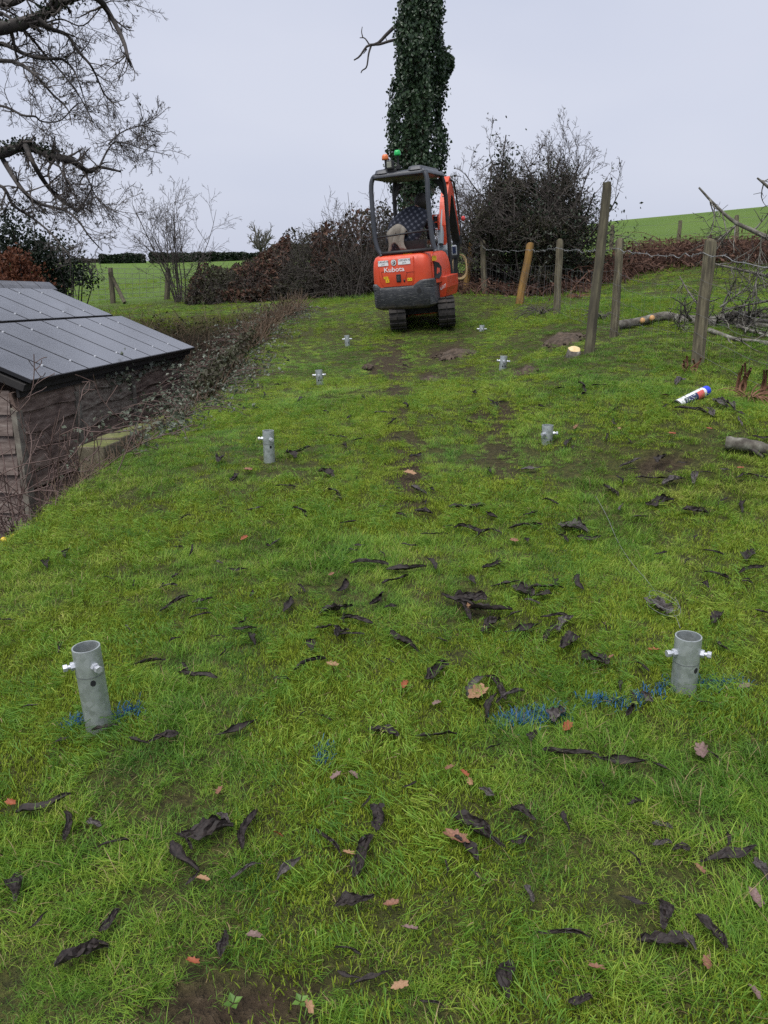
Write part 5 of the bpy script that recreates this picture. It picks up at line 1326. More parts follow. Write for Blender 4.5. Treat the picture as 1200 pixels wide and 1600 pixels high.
m = MB(); m.box((.16, -.7905, .93), (.15, .004, .006)); m.box((.085, -.7905, .87), (.006, .004, .11), (0, .3, 0)); m.box((-.35, -.7905, .90), (.006, .004, .12), (0, -.25, 0)); m.box((-.30, -.7905, .965), (.12, .004, .006)); upper(m, 'panel_creases', simple('orange_shadow_gap', [(.22, .022, .008)], rough=.6), hood, smooth=False)
# stickers and lettering on the tail
def plate(cx_, cz_, w, h, mat, name, y=-.7935, rot=0.0):
    m = MB(); m.box((cx_, y, cz_), (w, .003, h), (0, rot, 0)); return upper(m, name, mat, hood, smooth=False)
def letter(cx_, cz_, txt, size, mat, name, y=-.7965, bold=0.0, parent=None, sx=1.0):
    me = text_mesh(name, txt, size, mat, bold=bold)
    co = np.array([tuple(v.co) for v in me.vertices])
    W = np.stack([(cx_ + co[:, 0] * sx) * MAPX[0] + MAPX[1], np.full(len(co), y), (cz_ + co[:, 1]) * ZK], 1); X = W[:, 0] * cy - W[:, 1] * sy; Y = W[:, 0] * sy + W[:, 1] * cy
    for v, a, b, c in zip(me.vertices, X, Y, W[:, 2]): v.co = (a, b, c)
    return obj(name, me, parent or hood)
p = plate(-.315, 1.095, .185, .085, white_p, 'white_sticker'); letter(-.315, 1.113, 'TURNER FB', .040, ink, 'sticker_text'); letter(-.315, 1.078, 'plant', .030, ink, 'sticker_text')
p = plate(.065, 1.10, .22, .09, white_p, 'white_sticker'); letter(.065, 1.119, 'TURNER FB', .046, ink, 'sticker_text'); letter(.065, 1.082, 'plant', .034, ink, 'sticker_text')
def disc(cx_, cz_, r, mat, name, y): 
    m = MB(); m.loft([[(cx_ + r * math.cos(t), yy_, cz_ + r * math.sin(t)) for t in np.linspace(0, 2 * np.pi, 29)[:-1]] for yy_ in (y + .004, y)]); return upper(m, name, mat, hood, auto=30)
disc(-.125, 1.095, .052, ink, 'round_badge', -.793); disc(-.125, 1.095, .047, white_p, 'badge_face', -.795); disc(-.125, 1.095, .033, ink, 'badge_ring', -.797)
m = MB(); m.tube([(-.128 + .02 * math.cos(t), -.799, 1.097 + .02 * math.sin(t)) for t in np.linspace(.9, 5.0, 14)], .0055, 5); m.tube([(-.128, -.799, 1.097), (-.106, -.799, 1.097)], .0055, 5); upper(m, 'badge_emblem', white_p, hood)
letter(-.125, .985, 'Kubota', .105, white_p, 'maker_lettering', bold=.0012, sx=1.2)
plate(-.285, .865, .085, .04, sticker_y, 'warning_sticker'); plate(-.262, .815, .066, .055, sticker_y, 'warning_sticker'); plate(.145, .815, .085, .05, sticker_y, 'warning_sticker')
for (x_, z_) in ((-.30, .866), (-.27, .866), (-.262, .816), (.125, .815), (.162, .815)):
    m = MB(); m.loft([[(x_ + .012 * math.cos(t), yy_, z_ + .012 * math.sin(t)) for t in np.linspace(0, 2 * np.pi, 4)[:-1]] for yy_ in (-.7945, -.7958)]); upper(m, 'warning_symbol', ink, hood, smooth=False)
m = MB(); m.box((.10, -.635, 1.222), (.16, .10, .006), (rad(18), 0, 0)); upper(m, 'amber_sticker', sticker_o, hood, smooth=False)
# right flank: curved side panel with a dark air opening, and the box over the tank
rg = [rr_ring(.36, .60 - i_, -.62 + i_, .25, .14, z, 7, .03) for z, i_ in ((.72, .0), (.95, .0), (1.08, .03), (1.17, .08), (1.20, .14))]
m = MB(); m.loft(rg); flank = upper(m, 'side_panel', orange, auto=60)
m = MB(); m.add([(.528, -.608, .80), (.590, -.53, .78), (.602, -.42, .84), (.603, -.40, .95), (.592, -.51, 1.03), (.540, -.602, 1.06)], [[(0, 1, 5), (1, 4, 5), (1, 2, 4), (2, 3, 4)]]); 
V = np.array(m.V[0]); c0_ = V.mean(0); m2 = MB(); ringi = V; ringo = V + np.array([.012, -.014, 0]); m2.loft([ringi - np.array([.03, -.03, 0]), ringo]); upper(m2, 'air_opening', black_m, flank, smooth=False)
m = MB(); m.box((.545, -.597, 1.105), (.075, .012, .075), (0, 0, .6)); upper(m, 'warning_sticker', sticker_y, flank, smooth=False)
m = MB(); m.loft([[(.48, -.40, .44), (.64, -.36, .47), (.675, .30, .47), (.48, .30, .44)], [(.48, -.42, .62), (.69, -.38, .62), (.705, .34, .62), (.48, .34, .62)], [(.48, -.42, .80), (.69, -.38, .80), (.705, .34, .80), (.48, .34, .80)]]); tk = upper(m, 'tank_cover', orange, bevel=.012, smooth=False)
me = text_mesh('model_lettering', 'U17', .075, white_p, bold=.002); co = np.array([tuple(v.co) for v in me.vertices]); W = np.stack([(.615 + co[:, 0] * .8) * MAPX[0] + MAPX[1], np.full(len(co), -.403), (.63 + co[:, 1] + co[:, 0] * .4) * ZK], 1)
for v, w_ in zip(me.vertices, W): v.co = (w_[0] * cy - w_[1] * sy, w_[0] * sy + w_[1] * cy, w_[2])
obj('model_lettering', me, tk)
MAPX[:] = [.932, .067]
# --- cab floor, seat, levers
m = MB(); m.box((-.12, .2, .60), (.86, .8, .06)); upper(m, 'cab_floor', black_m, bevel=.01, smooth=False)
rg = [rr_ring(-.38, .12, -.30, .16, .08, z) for z in (.95, 1.06, 1.09)]; m = MB(); m.loft(rg); upper(m, 'seat', black_m, auto=50)
m = MB(); m.loft([rr_ring(-.34, .20, -.38 - k_, -.27 - k_, .05, z) for z, k_ in ((1.05, 0), (1.22, .03), (1.36, .05), (1.41, .055))]); upper(m, 'seat_back', black_m, auto=50)
m = MB(); m.box((-.12, -.08, .80), (.5, .5, .32)); upper(m, 'seat_base', black_m, bevel=.02, smooth=False)
for x_ in (-.42, .20):
    m = MB(); m.box((x_, .05, 1.12), (.13, .42, .14)); upper(m, 'control_console', black_m, bevel=.03, smooth=False)
    m = MB(); m.tube([(x_, .22, 1.18), (x_, .24, 1.30)], .012, 6); m.sphere((x_, .245, 1.34), (.025, .025, .045), 10, 7); upper(m, 'joystick', black_m)
# --- canopy: four posts and a moulded roof
def post(pts, r, name, mat=frame_grey, sides=10): 
    m = MB(); m.tube(spline(pts, 22), r, sides); return upper(m, name, mat)
post([(-.50, -.66, 1.215), (-.565, -.655, 1.33), (-.60, -.64, 1.55), (-.615, -.60, 2.0), (-.615, -.56, 2.30), (-.57, -.54, 2.42), (-.50, -.53, 2.44)], .038, 'rear_post')
post([(.42, -.66, 1.215), (.385, -.655, 1.33), (.36, -.64, 1.55), (.335, -.60, 2.0), (.325, -.56, 2.30), (.28, -.54, 2.42), (.22, -.53, 2.44)], .040, 'rear_post')
post([(-.60, .50, .62), (-.60, .50, 1.0), (-.59, .50, 1.7), (-.58, .49, 2.2), (-.54, .47, 2.40)], .036, 'front_post', black_m)
post([(.36, .50, .62), (.36, .50, 1.0), (.35, .50, 1.7), (.34, .49, 2.2), (.30, .47, 2.40)], .036, 'front_post', black_m)
m = MB(); m.tube([(-.52, -.665, 1.245), (.43, -.665, 1.245)], .030, 8); upper(m, 'lower_bar', black_m)
m = MB(); m.tube([(-.585, -.645, 1.50), (.36, -.645, 1.545)], .014, 8); upper(m, 'cross_bar', black_m)
for a_, b_ in (((-.60, .50), (-.60, -.30)),): 
    m = MB(); m.tube([(-.60, .50, 1.25), (-.60, -.1, 1.25)], .014, 8); upper(m, 'side_rail', black_m)
rg = []
for z, ins in ((2.385, .02), (2.40, .0), (2.435, .0), (2.465, .03), (2.48, .09), (2.487, .2)):
    rg.append(rr_ring(-.622 + ins, .335 - ins, -.60 + ins, .60 - ins, .10, z, 6))
m = MB(); m.loft(rg); roof = upper(m, 'canopy_roof', frame_grey, auto=50)
for x_ in (-.42, .14):
    m = MB(); m.loft([rr_ring(x_ - .13, x_ + .13, -.60, .50, .07, 2.46, 5), rr_ring(x_ - .11, x_ + .11, -.57, .47, .06, 2.515, 5), rr_ring(x_ - .07, x_ + .07, -.53, .43, .04, 2.525, 5)]); upper(m, 'roof_rib', frame_grey, roof, auto=50)
# gussets under the roof corners
for x_, s_ in ((-.57, 1), (.31, -1)):
    for y_ in (.48,):
        m = MB(); m.loft([[(x_, y_ - .02, 2.10), (x_ + s_ * .03, y_ - .02, 2.14), (x_ + s_ * .09, y_ - .02, 2.28), (x_ + s_ * .20, y_ - .02, 2.36), (x_, y_ - .02, 2.36)], [(x_, y_ + .02, 2.10), (x_ + s_ * .03, y_ + .02, 2.14), (x_ + s_ * .09, y_ + .02, 2.28), (x_ + s_ * .20, y_ + .02, 2.36), (x_, y_ + .02, 2.36)]]); upper(m, 'gusset', black_m, roof, smooth=False)
# beacons and work lamp
amber = simple('amber_lens', [(.62, .16, .04)], rough=.3); green_l = simple('green_lens', [(.01, .42, .09)], rough=.3)
for (x_, z0, mt, nm, zz) in ((-.36, 2.47, amber, 'amber_beacon', 2.66), (-.15, 2.50, green_l, 'green_beacon', 2.70)):
    m = MB(); m.tube([(x_, -.50, z0 - .02), (x_, -.50, zz)], .016, 8); m.box((x_, -.50, z0 + .03), (.08, .07, .05)); bk = upper(m, nm, black_m, roof, auto=40)
    m = MB(); m.loft([[(x_ + r_ * math.cos(t), -.50 + r_ * math.sin(t), z) for t in np.linspace(0, 2 * np.pi, 17)[:-1]] for r_, z in ((.052, zz), (.055, zz + .02), (.050, zz + .06), (.034, zz + .082))]); upper(m, 'lens', mt, bk)
m = MB(); m.box((-.265, -.56, 2.57), (.115, .08, .13)); m.box((-.265, -.52, 2.49), (.2, .1, .05)); lamp = upper(m, 'work_lamp', black_m, roof, bevel=.012, smooth=False)
m = MB(); m.box((-.27, -.603, 2.575), (.075, .01, .085)); upper(m, 'lamp_glass', simple('dull_glass', [(.20, .21, .17), (.32, .33, .28)], 12, .3), lamp, bevel=.008, smooth=False)
m = MB(); m.tube([(-.43, -.5, 2.52), (-.38, -.53, 2.50), (-.30, -.5, 2.64), (-.2, -.5, 2.6), (-.1, -.52, 2.53)], .012, 6); upper(m, 'lamp_cable', hose_m, lamp)
# --- boom, arm and auger head in front on the right
bx_ = .145
m = MB(); m.box((bx_, .86, .62), (.22, .26, .34)); upper(m, 'swing_bracket', steel_d, bevel=.03, smooth=False)
def beam(poly, x_, w, name, mat, parent=None, **k):
    m = MB(); P0 = [(x_ - w / 2, y_, z_) for y_, z_ in poly]; P1 = [(x_ + w / 2, y_, z_) for y_, z_ in poly]; m.loft([P0, P1]); return upper(m, name, mat, parent, smooth=False, **k)
boom = beam([(.80, .62), (.98, .62), (1.02, 1.10), (1.10, 1.50), (1.30, 1.92), (1.52, 2.28), (1.46, 2.38), (1.34, 2.34), (1.08, 2.02), (.90, 1.62), (.82, 1.10)], bx_, .13, 'boom', orange, bevel=.012)
m = MB(); m.tube([(bx_ - .02, .80, 1.30), (bx_ - .02, 1.06, 1.86), (bx_ - .02, 1.20, 2.10)], .05, 10); upper(m, 'arm_ram', blue_grey, boom)
m = MB(); m.tube([(bx_ - .02, 1.2, 2.10), (bx_ - .02, 1.44, 2.42)], .022, 8); upper(m, 'arm_ram_rod', chrome, boom)
for (x0_, x1_, z0_, z1_) in ((bx_ - .16, bx_ - .145, 1.56, 1.80), (bx_ - .06, bx_ - .045, 1.56, 1.80)):
    m = MB(); m.box(((x0_ + x1_) / 2, .86, (z0_ + z1_) / 2), (.018, .05, z1_ - z0_)); upper(m, 'lamp_guard', orange, boom, smooth=False)
for z_ in (1.56, 1.68, 1.80):
    m = MB(); m.box((bx_ - .10, .86, z_), (.12, .05, .018)); upper(m, 'lamp_guard', orange, boom, smooth=False)
m = MB(); m.box((bx_ - .10, .875, 1.68), (.08, .05, .2)); upper(m, 'boom_lamp', black_m, boom, bevel=.01, smooth=False)
beam([(.80, .90), (.93, .90), (.95, 1.22), (.88, 1.32), (.78, 1.2)], bx_ + .0, .20, 'base_cover', blue_grey, boom, bevel=.02)
arm = beam([(1.30, 2.36), (1.44, 2.46), (1.56, 2.40), (1.66, 2.22), (1.98, 1.52), (2.00, 1.38), (1.90, 1.36), (1.72, 1.72), (1.50, 2.14)], bx_ + .005, .105, 'arm', orange, bevel=.012)
beam([(1.47, 2.12), (1.50, 2.13), (1.89, 1.38), (1.84, 1.33), (1.70, 1.60)], bx_ + .005, .15, 'arm_underside', black_m, arm, bevel=.008)
m = MB(); m.tube([(bx_ + .07, 1.42, 2.40), (bx_ + .085, 1.62, 2.36), (bx_ + .085, 1.80, 2.02), (bx_ + .085, 2.00, 1.50)], .016, 7); upper(m, 'hose', hose_m, arm)
m = MB(); m.tube([(bx_ - .075, 1.56, 2.02), (bx_ - .075, 1.86, 1.46)], .015, 6); upper(m, 'yellow_stripe', sticker_y, arm)
m = MB(); m.tube([(bx_ - .07, 1.02, 1.72), (bx_ - .10, .98, 1.58), (bx_ - .07, .98, 1.42), (bx_ - .085, .95, 1.2)], .013, 7); upper(m, 'hose', hose_m, boom)
m = MB(); m.box((bx_, 1.98, 1.34), (.15, .15, .16)); m.tube([(bx_ - .02, 1.98, 1.30), (bx_ - .05, 1.98, 1.02)], .075, 14); m.tube([(bx_ - .05, 1.98, 1.02), (bx_ - .08, 1.98, .62)], .045, 12); upper(m, 'drive_head', black_m, arm, auto=40)
m = MB(); m.loft([[(bx_ - .02 + .035 * math.cos(t) * a_, 1.82, 1.16 + .08 * math.sin(t) * a_) for t in np.linspace(0, 2 * np.pi, 19)[:-1]] for a_ in (1.0, .99)]); upper(m, 'gauge_body', blue_grey, arm)
m = MB(); m.box((bx_ - .02, 1.79, 1.16), (.10, .05, .19)); gb = upper(m, 'gauge_box', simple('pale_grey_case', [(.32, .34, .38)], rough=.5), arm, bevel=.02, smooth=False)
m = MB(); m.box((bx_ - .018, 1.763, 1.165), (.07, .006, .13)); upper(m, 'gauge_face', simple('navy_face', [(.02, .03, .07)], rough=.3), gb, bevel=.01, smooth=False)
m = MB(); m.sphere((bx_ + .16, 1.9, 1.72), (.04, .04, .05), 10, 7); upper(m, 'red_knob', simple('red_cap', [(.62, .06, .06)], rough=.5), arm)

exM = Matrix.Translation(ex_o.location) @ ex_o.rotation_euler.to_matrix().to_4x4() @ Matrix.Rotation(YAW, 4, 'Z')
def w_up(p): return exM @ Vector(p)      # true upper-frame metres
# --- coil of rope hung from the drive head
rope_m = simple('tan_rope', [(.22, .15, .07), (.36, .26, .13), (.46, .35, .19)], 30, .9, .5, .004)
rc = at(719, 417, 14.3); a0 = at(716, 350, 14.35)
rope = empty('rope_coil', rc); tag(rope, 'tan rope hanging in a loop from the excavator arm', 'rope')
m = MB(); m.tube(spline([a0 - rc, at(717, 372, 14.3) - rc, at(714, 392, 14.3) - rc, at(713, 400, 14.3) - rc], 16), .017, 7); m.build('tail', rope_m, rope)
m = MB()
for k in range(3):
    pts_ = [at(718.5 + (11.5 - .5 * k) * math.sin(t) + 1.2 * math.sin(3 * t + k), 417 - (19.5 - .7 * k) * math.cos(t), 14.3 + .03 * k) - rc for t in np.linspace(0, 2 * np.pi, 30)]
    m.tube(pts_, [.007 + .008 * (1 - math.cos(t)) / 2 for t in np.linspace(0, 2 * np.pi, 30)], 6, caps=False)
m.build('loop', rope_m, rope)

# --- driver bent forward over the controls, and a beige coat on the seat
plaid, nt, nn, nl, pb = new_mat('checked_shirt')
tc = nn.new('ShaderNodeTexCoord'); sx = nn.new('ShaderNodeSeparateXYZ'); mp = nn.new('ShaderNodeMapping'); mp.inputs['Rotation'].default_value = (0, rad(38), 0); nl.new(tc.outputs['Object'], mp.inputs['Vector']); nl.new(mp.outputs['Vector'], sx.inputs[0])
def stripe(src, k, duty):
    f = math_node(nt, 'FRACT', math_node(nt, 'MULTIPLY', src, k)); return math_node(nt, 'LESS_THAN', f, duty)
s1 = stripe(sx.outputs['X'], 14.5, .42); s2 = stripe(sx.outputs['Z'], 14.5, .42)
both = math_node(nt, 'MULTIPLY', s1, s2); any_ = math_node(nt, 'MULTIPLY', math_node(nt, 'ADD', s1, s2), .5)
c = mix_node(nt, any_, (.010, .012, .022), (.030, .034, .052)); c = mix_node(nt, both, c, (.11, .115, .14)); nl.new(c, pb.inputs['Base Color']); pb.inputs['Roughness'].default_value = .9
skin_m = simple('skin', [(.42, .24, .17), (.48, .28, .2)], 8, .55); hair_m = simple('dark_hair', [(.012, .010, .009), (.03, .024, .02)], 30, .7, .5, .004); jeans = simple('dark_trousers', [(.014, .017, .028), (.03, .034, .05)], 12, .9)
def skin(name, verts, edges, radii, mats, parent, sub=2, root=0):
    me = bpy.data.meshes.new(name); me.from_pydata([tuple(v) for v in verts], edges, []); me.materials.append(mats)
    o = obj(name, me, parent); sm_ = o.modifiers.new('skin', 'SKIN'); sm_.use_smooth_shade = True
    for i, r in enumerate(radii): sv = me.skin_vertices[0].data[i]; sv.radius = (r, r) if np.isscalar(r) else r; sv.use_root = (i == root)
    s_ = o.modifiers.new('sub', 'SUBSURF'); s_.levels = sub; s_.render_levels = sub
    return o
pp = w_up((-.21, -.10, 1.07))
per = empty('person', pp, (0, 0, YAW)); tag(per, 'person in a dark checked shirt bent forward at the excavator controls', 'person')
def L_(x_, y_, z_): return (x_ + .10, y_ + .10, z_ - 1.12)   # upper-frame coordinates -> person frame (roll ignored over this short reach)
pel, sp1, sp2, nk = L_(-.10, -.12, 1.13), L_(-.10, -.17, 1.38), L_(-.02, -.12, 1.66), L_(.10, .02, 1.90)
hd0, hd1 = L_(.14, .10, 1.93), L_(.18, .18, 1.98)
sl, el, wl2, hl_ = L_(-.27, -.06, 1.57), L_(-.38, .08, 1.36), L_(-.40, .26, 1.34), L_(-.42, .32, 1.33)
sr_, er, wr, hr_ = L_(.20, .0, 1.76), L_(.28, .2, 1.56), L_(.22, .34, 1.40), L_(.20, .38, 1.36)
kl, al, fl_, = L_(-.25, .34, 1.12), L_(-.27, .42, .70), L_(-.27, .52, .67)
kr, ar_, fr = L_(.05, .36, 1.12), L_(.06, .44, .70), L_(.06, .54, .67)
hpl, hpr = L_(-.20, -.06, 1.12), L_(0.0, -.06, 1.12)
verts = [pel, sp1, sp2, nk, hd0, hd1, sl, el, wl2, hl_, sr_, er, wr, hr_, hpl, kl, al, fl_, hpr, kr, ar_, fr]
edges = [(0, 1), (1, 2), (2, 3), (3, 4), (4, 5), (2, 6), (6, 7), (7, 8), (8, 9), (2, 10), (10, 11), (11, 12), (12, 13), (0, 14), (14, 15), (15, 16), (16, 17), (0, 18), (18, 19), (19, 20), (20, 21)]
body = skin('body', verts, edges, [.15, .14, .15, .055, .085, .095, .06, .045, .034, .035, .06, .045, .034, .035, .085, .062, .045, .04, .085, .062, .045, .04], skin_m, per)
skin('shirt', [pel, sp1, sp2, L_(.10, .03, 1.90), sl, el, wl2, sr_, er, wr], [(0, 1), (1, 2), (2, 3), (2, 4), (4, 5), (5, 6), (2, 7), (7, 8), (8, 9)], [.205, .235, .245, .12, .12, .08, .055, .12, .08, .055], plaid, per)
skin('trousers', [pel, hpl, kl, al, hpr, kr, ar_], [(0, 1), (1, 2), (2, 3), (0, 4), (4, 5), (5, 6)], [.16, .10, .078, .062, .10, .078, .062], jeans, per)
m = MB(); m.sphere(L_(.14, .06, 1.96), (.12, .14, .13), 16, 10); m.build('hair', hair_m, per)
for (hx, hy, hz), sgn in ((hl_, 1), (hr_, -1)):
    for k in range(4):
        m = MB(); m.tube([(hx - .03 + .02 * k, hy + .02, hz + .01), (hx - .03 + .02 * k, hy + .06, hz + .005), (hx - .03 + .02 * k, hy + .07, hz - .03)], [.010, .009, .007], 7); m.build('finger', skin_m, per)
    m = MB(); m.tube([(hx + sgn * .03, hy - .01, hz), (hx + sgn * .045, hy + .03, hz - .01), (hx + sgn * .03, hy + .05, hz - .02)], [.012, .010, .008], 7); m.build('thumb', skin_m, per)
# coat: cloth sheet slung over the top of the seat back
beige = simple('beige_cloth', [(.15, .135, .11), (.24, .215, .18), (.31, .285, .245)], 6, .95, .3, .01)
V = []; nu, nv = 17, 15
for j in range(nv):
    t = j / (nv - 1)
    for i_ in range(nu):
        u = i_ / (nu - 1) - .5
        arch = 1 - (2 * u) ** 2
        top_ = 1.55 + .08 * arch
        if t < .3: y_ = -.30 - .13 * (t / .3); z_ = top_ - .10 * (1 - t / .3) ** 2
        else: y_ = -.44 - .012 * math.sin(u * 16 + t * 2) - .02 * t; z_ = top_ - (t - .3) * (.44 + .10 * abs(math.sin(u * 5 + .9)) - .12 * max(0, math.cos(u * 8)) * (t > .6))
        V.append(tuple(Vector(w_up((-.21 + u * (.25 + .03 * math.sin(t * 6) + .09 * t) + .02 * math.sin(t * 5 + u * 3), y_ - .006 * math.sin(u * 33 + t * 5), (z_ + .02 * math.sin(u * 5 + 1)) * .95)))))
cl0 = Vector(w_up((-.21, -.44, 1.2)))
me = mk_mesh('coat', np.array(V) - np.array(cl0), [np.array([(j * nu + i_, j * nu + i_ + 1, (j + 1) * nu + i_ + 1, (j + 1) * nu + i_) for j in range(nv - 1) for i_ in range(nu - 1)])], beige)
coat = obj('coat', me, None, cl0); so = coat.modifiers.new('thick', 'SOLIDIFY'); so.thickness = .012; tag(coat, 'beige coat slung over the excavator seat back', 'coat')

# ================================================================== LITTER ON THE LAWN
dark_leaf = simple('blackened_leaf', [(.008, .006, .005), (.020, .015, .014), (.044, .034, .031)], 14, .6, .4, .004, rr=(.45, .8), spec=.3)
grey_leaf = simple('grey_brown_leaf', [(.018, .015, .014), (.045, .037, .035), (.085, .072, .068)], 14, .6, .4, .004)
brown_leaf = simple('brown_leaf', [(.09, .038, .022), (.17, .075, .042), (.25, .12, .07)], 12, .6, .3, .004)
mauve_leaf = simple('mauve_brown_leaf', [(.085, .050, .045), (.15, .092, .082), (.21, .14, .125)], 12, .6, .3, .004)
tan_leaf = simple('tan_leaf', [(.20, .105, .05), (.32, .19, .10)], 12, .65, .3, .004)
red_leaf = simple('red_orange_leaf', [(.16, .035, .012), (.28, .075, .025)], 12, .6, .3, .004)
def rolled(seed, roll, aspect, bend, crump=.02):
    """dead leaf shrivelled and curled about its length; unit length along X"""
    g = random.Random(seed); nu, nv = 13, 8; V = []
    ph, ph2, tw = g.random() * 6, g.random() * 6, g.uniform(-.9, .9)
    edge = [[g.uniform(.75, 1.1) for _ in range(nu)] for _ in range(2)]
    for i in range(nu):
        u = i / (nu - 1); w = aspect * (max(.10, math.sin(math.pi * (.04 + .93 * u))) ** .75) * (1 + .22 * math.sin(ph + u * 8))
        r = roll * (1 + .4 * math.sin(ph2 + u * 5)); cz = bend * (math.sin(u * math.pi) + .5 * math.sin(ph + u * 7)); cyv = .07 * math.sin(ph2 + u * 4.5)
        off = tw * (u - .5)
        for j in range(nv):
            v = j / (nv - 1) - .5; v *= edge[0 if v < 0 else 1][i]; a = v * r; R_ = w / max(r, .3)
            y_ = R_ * math.sin(a); z_ = R_ * (1 - math.cos(a)) + .05 * w * math.cos(v * 14 + ph)
            V.append((u - .5 + g.uniform(-.012, .012), cyv + y_ * math.cos(off) - z_ * math.sin(off) + g.uniform(-crump, crump), cz + abs(y_ * math.sin(off)) * .6 + z_ * math.cos(off) + g.uniform(-crump, crump)))
    F = [(i * nv + j, i * nv + j + 1, (i + 1) * nv + j + 1, (i + 1) * nv + j) for i in range(nu - 1) for j in range(nv - 1)]
    return V, F
def oak(seed):
    """lobed leaf, cupped and curling at the edge"""
    g = random.Random(seed); n = 36; V = [(0, 0, 0)]; ph = g.random() * 6; cu = g.uniform(.5, 1.3); ax_ = g.uniform(.5, .75)
    for i in range(n):
        t = 2 * math.pi * i / n; r = .5 * (.70 + .26 * abs(math.cos(t)) ** 2 + .13 * math.sin(7 * t + ph) + .05 * math.sin(13 * t + 2 * ph)); x_ = r * math.cos(t); y_ = ax_ * r * math.sin(t)
        V.append((x_, y_ * (1 - .25 * cu * abs(y_)), cu * (.35 * x_ * x_ * math.copysign(1, math.sin(ph)) + 1.1 * abs(y_) ** 1.4) + g.uniform(-.03, .03)))
    m_ = len(V)
    for i in range(n): x_, y_, z_ = V[i + 1]; V.append((x_ * .55, y_ * .55, z_ * .30 + g.uniform(-.02, .02)))
    F3 = [(0, m_ + i, m_ + (i + 1) % n) for i in range(n)]; F4 = [(m_ + i, 1 + i, 1 + (i + 1) % n, m_ + (i + 1) % n) for i in range(n)]
    return V, F3, F4
ROLL_ME = {}
for key, mt in (('d', dark_leaf), ('g', grey_leaf)):
    L_me = []
    for k in range(10):
        V, F = rolled(300 + k, (5.2, 4.2, 3.2, 5.6, 2.4)[k % 5], (.34, .27, .31, .38, .27)[k % 5], (.015, .035, .012, .03, .045)[k % 5], .014)
        L_me.append(mk_mesh('curled_leaf', np.array(V), [np.array(F)], mt, k % 2 == 0))
    for k in range(6):
        V, F = rolled(340 + k, (2.6, 3.4, 2.0)[k % 3], (.52, .60, .48)[k % 3], (.06, .05, .08)[k % 3], .035)
        L_me.append(mk_mesh('crumpled_leaf', np.array(V), [np.array(F)], mt, False))
    ROLL_ME[key] = L_me
FLAT_ME = {}
for key, mt in (('b', brown_leaf), ('m', mauve_leaf), ('t', tan_leaf), ('r', red_leaf)):
    FLAT_ME[key] = []
    for k in range(4):
        V, F3, F4 = oak(400 + k); FLAT_ME[key].append(mk_mesh('fallen_leaf', np.array(V), [np.array(F3), np.array(F4)], mt))
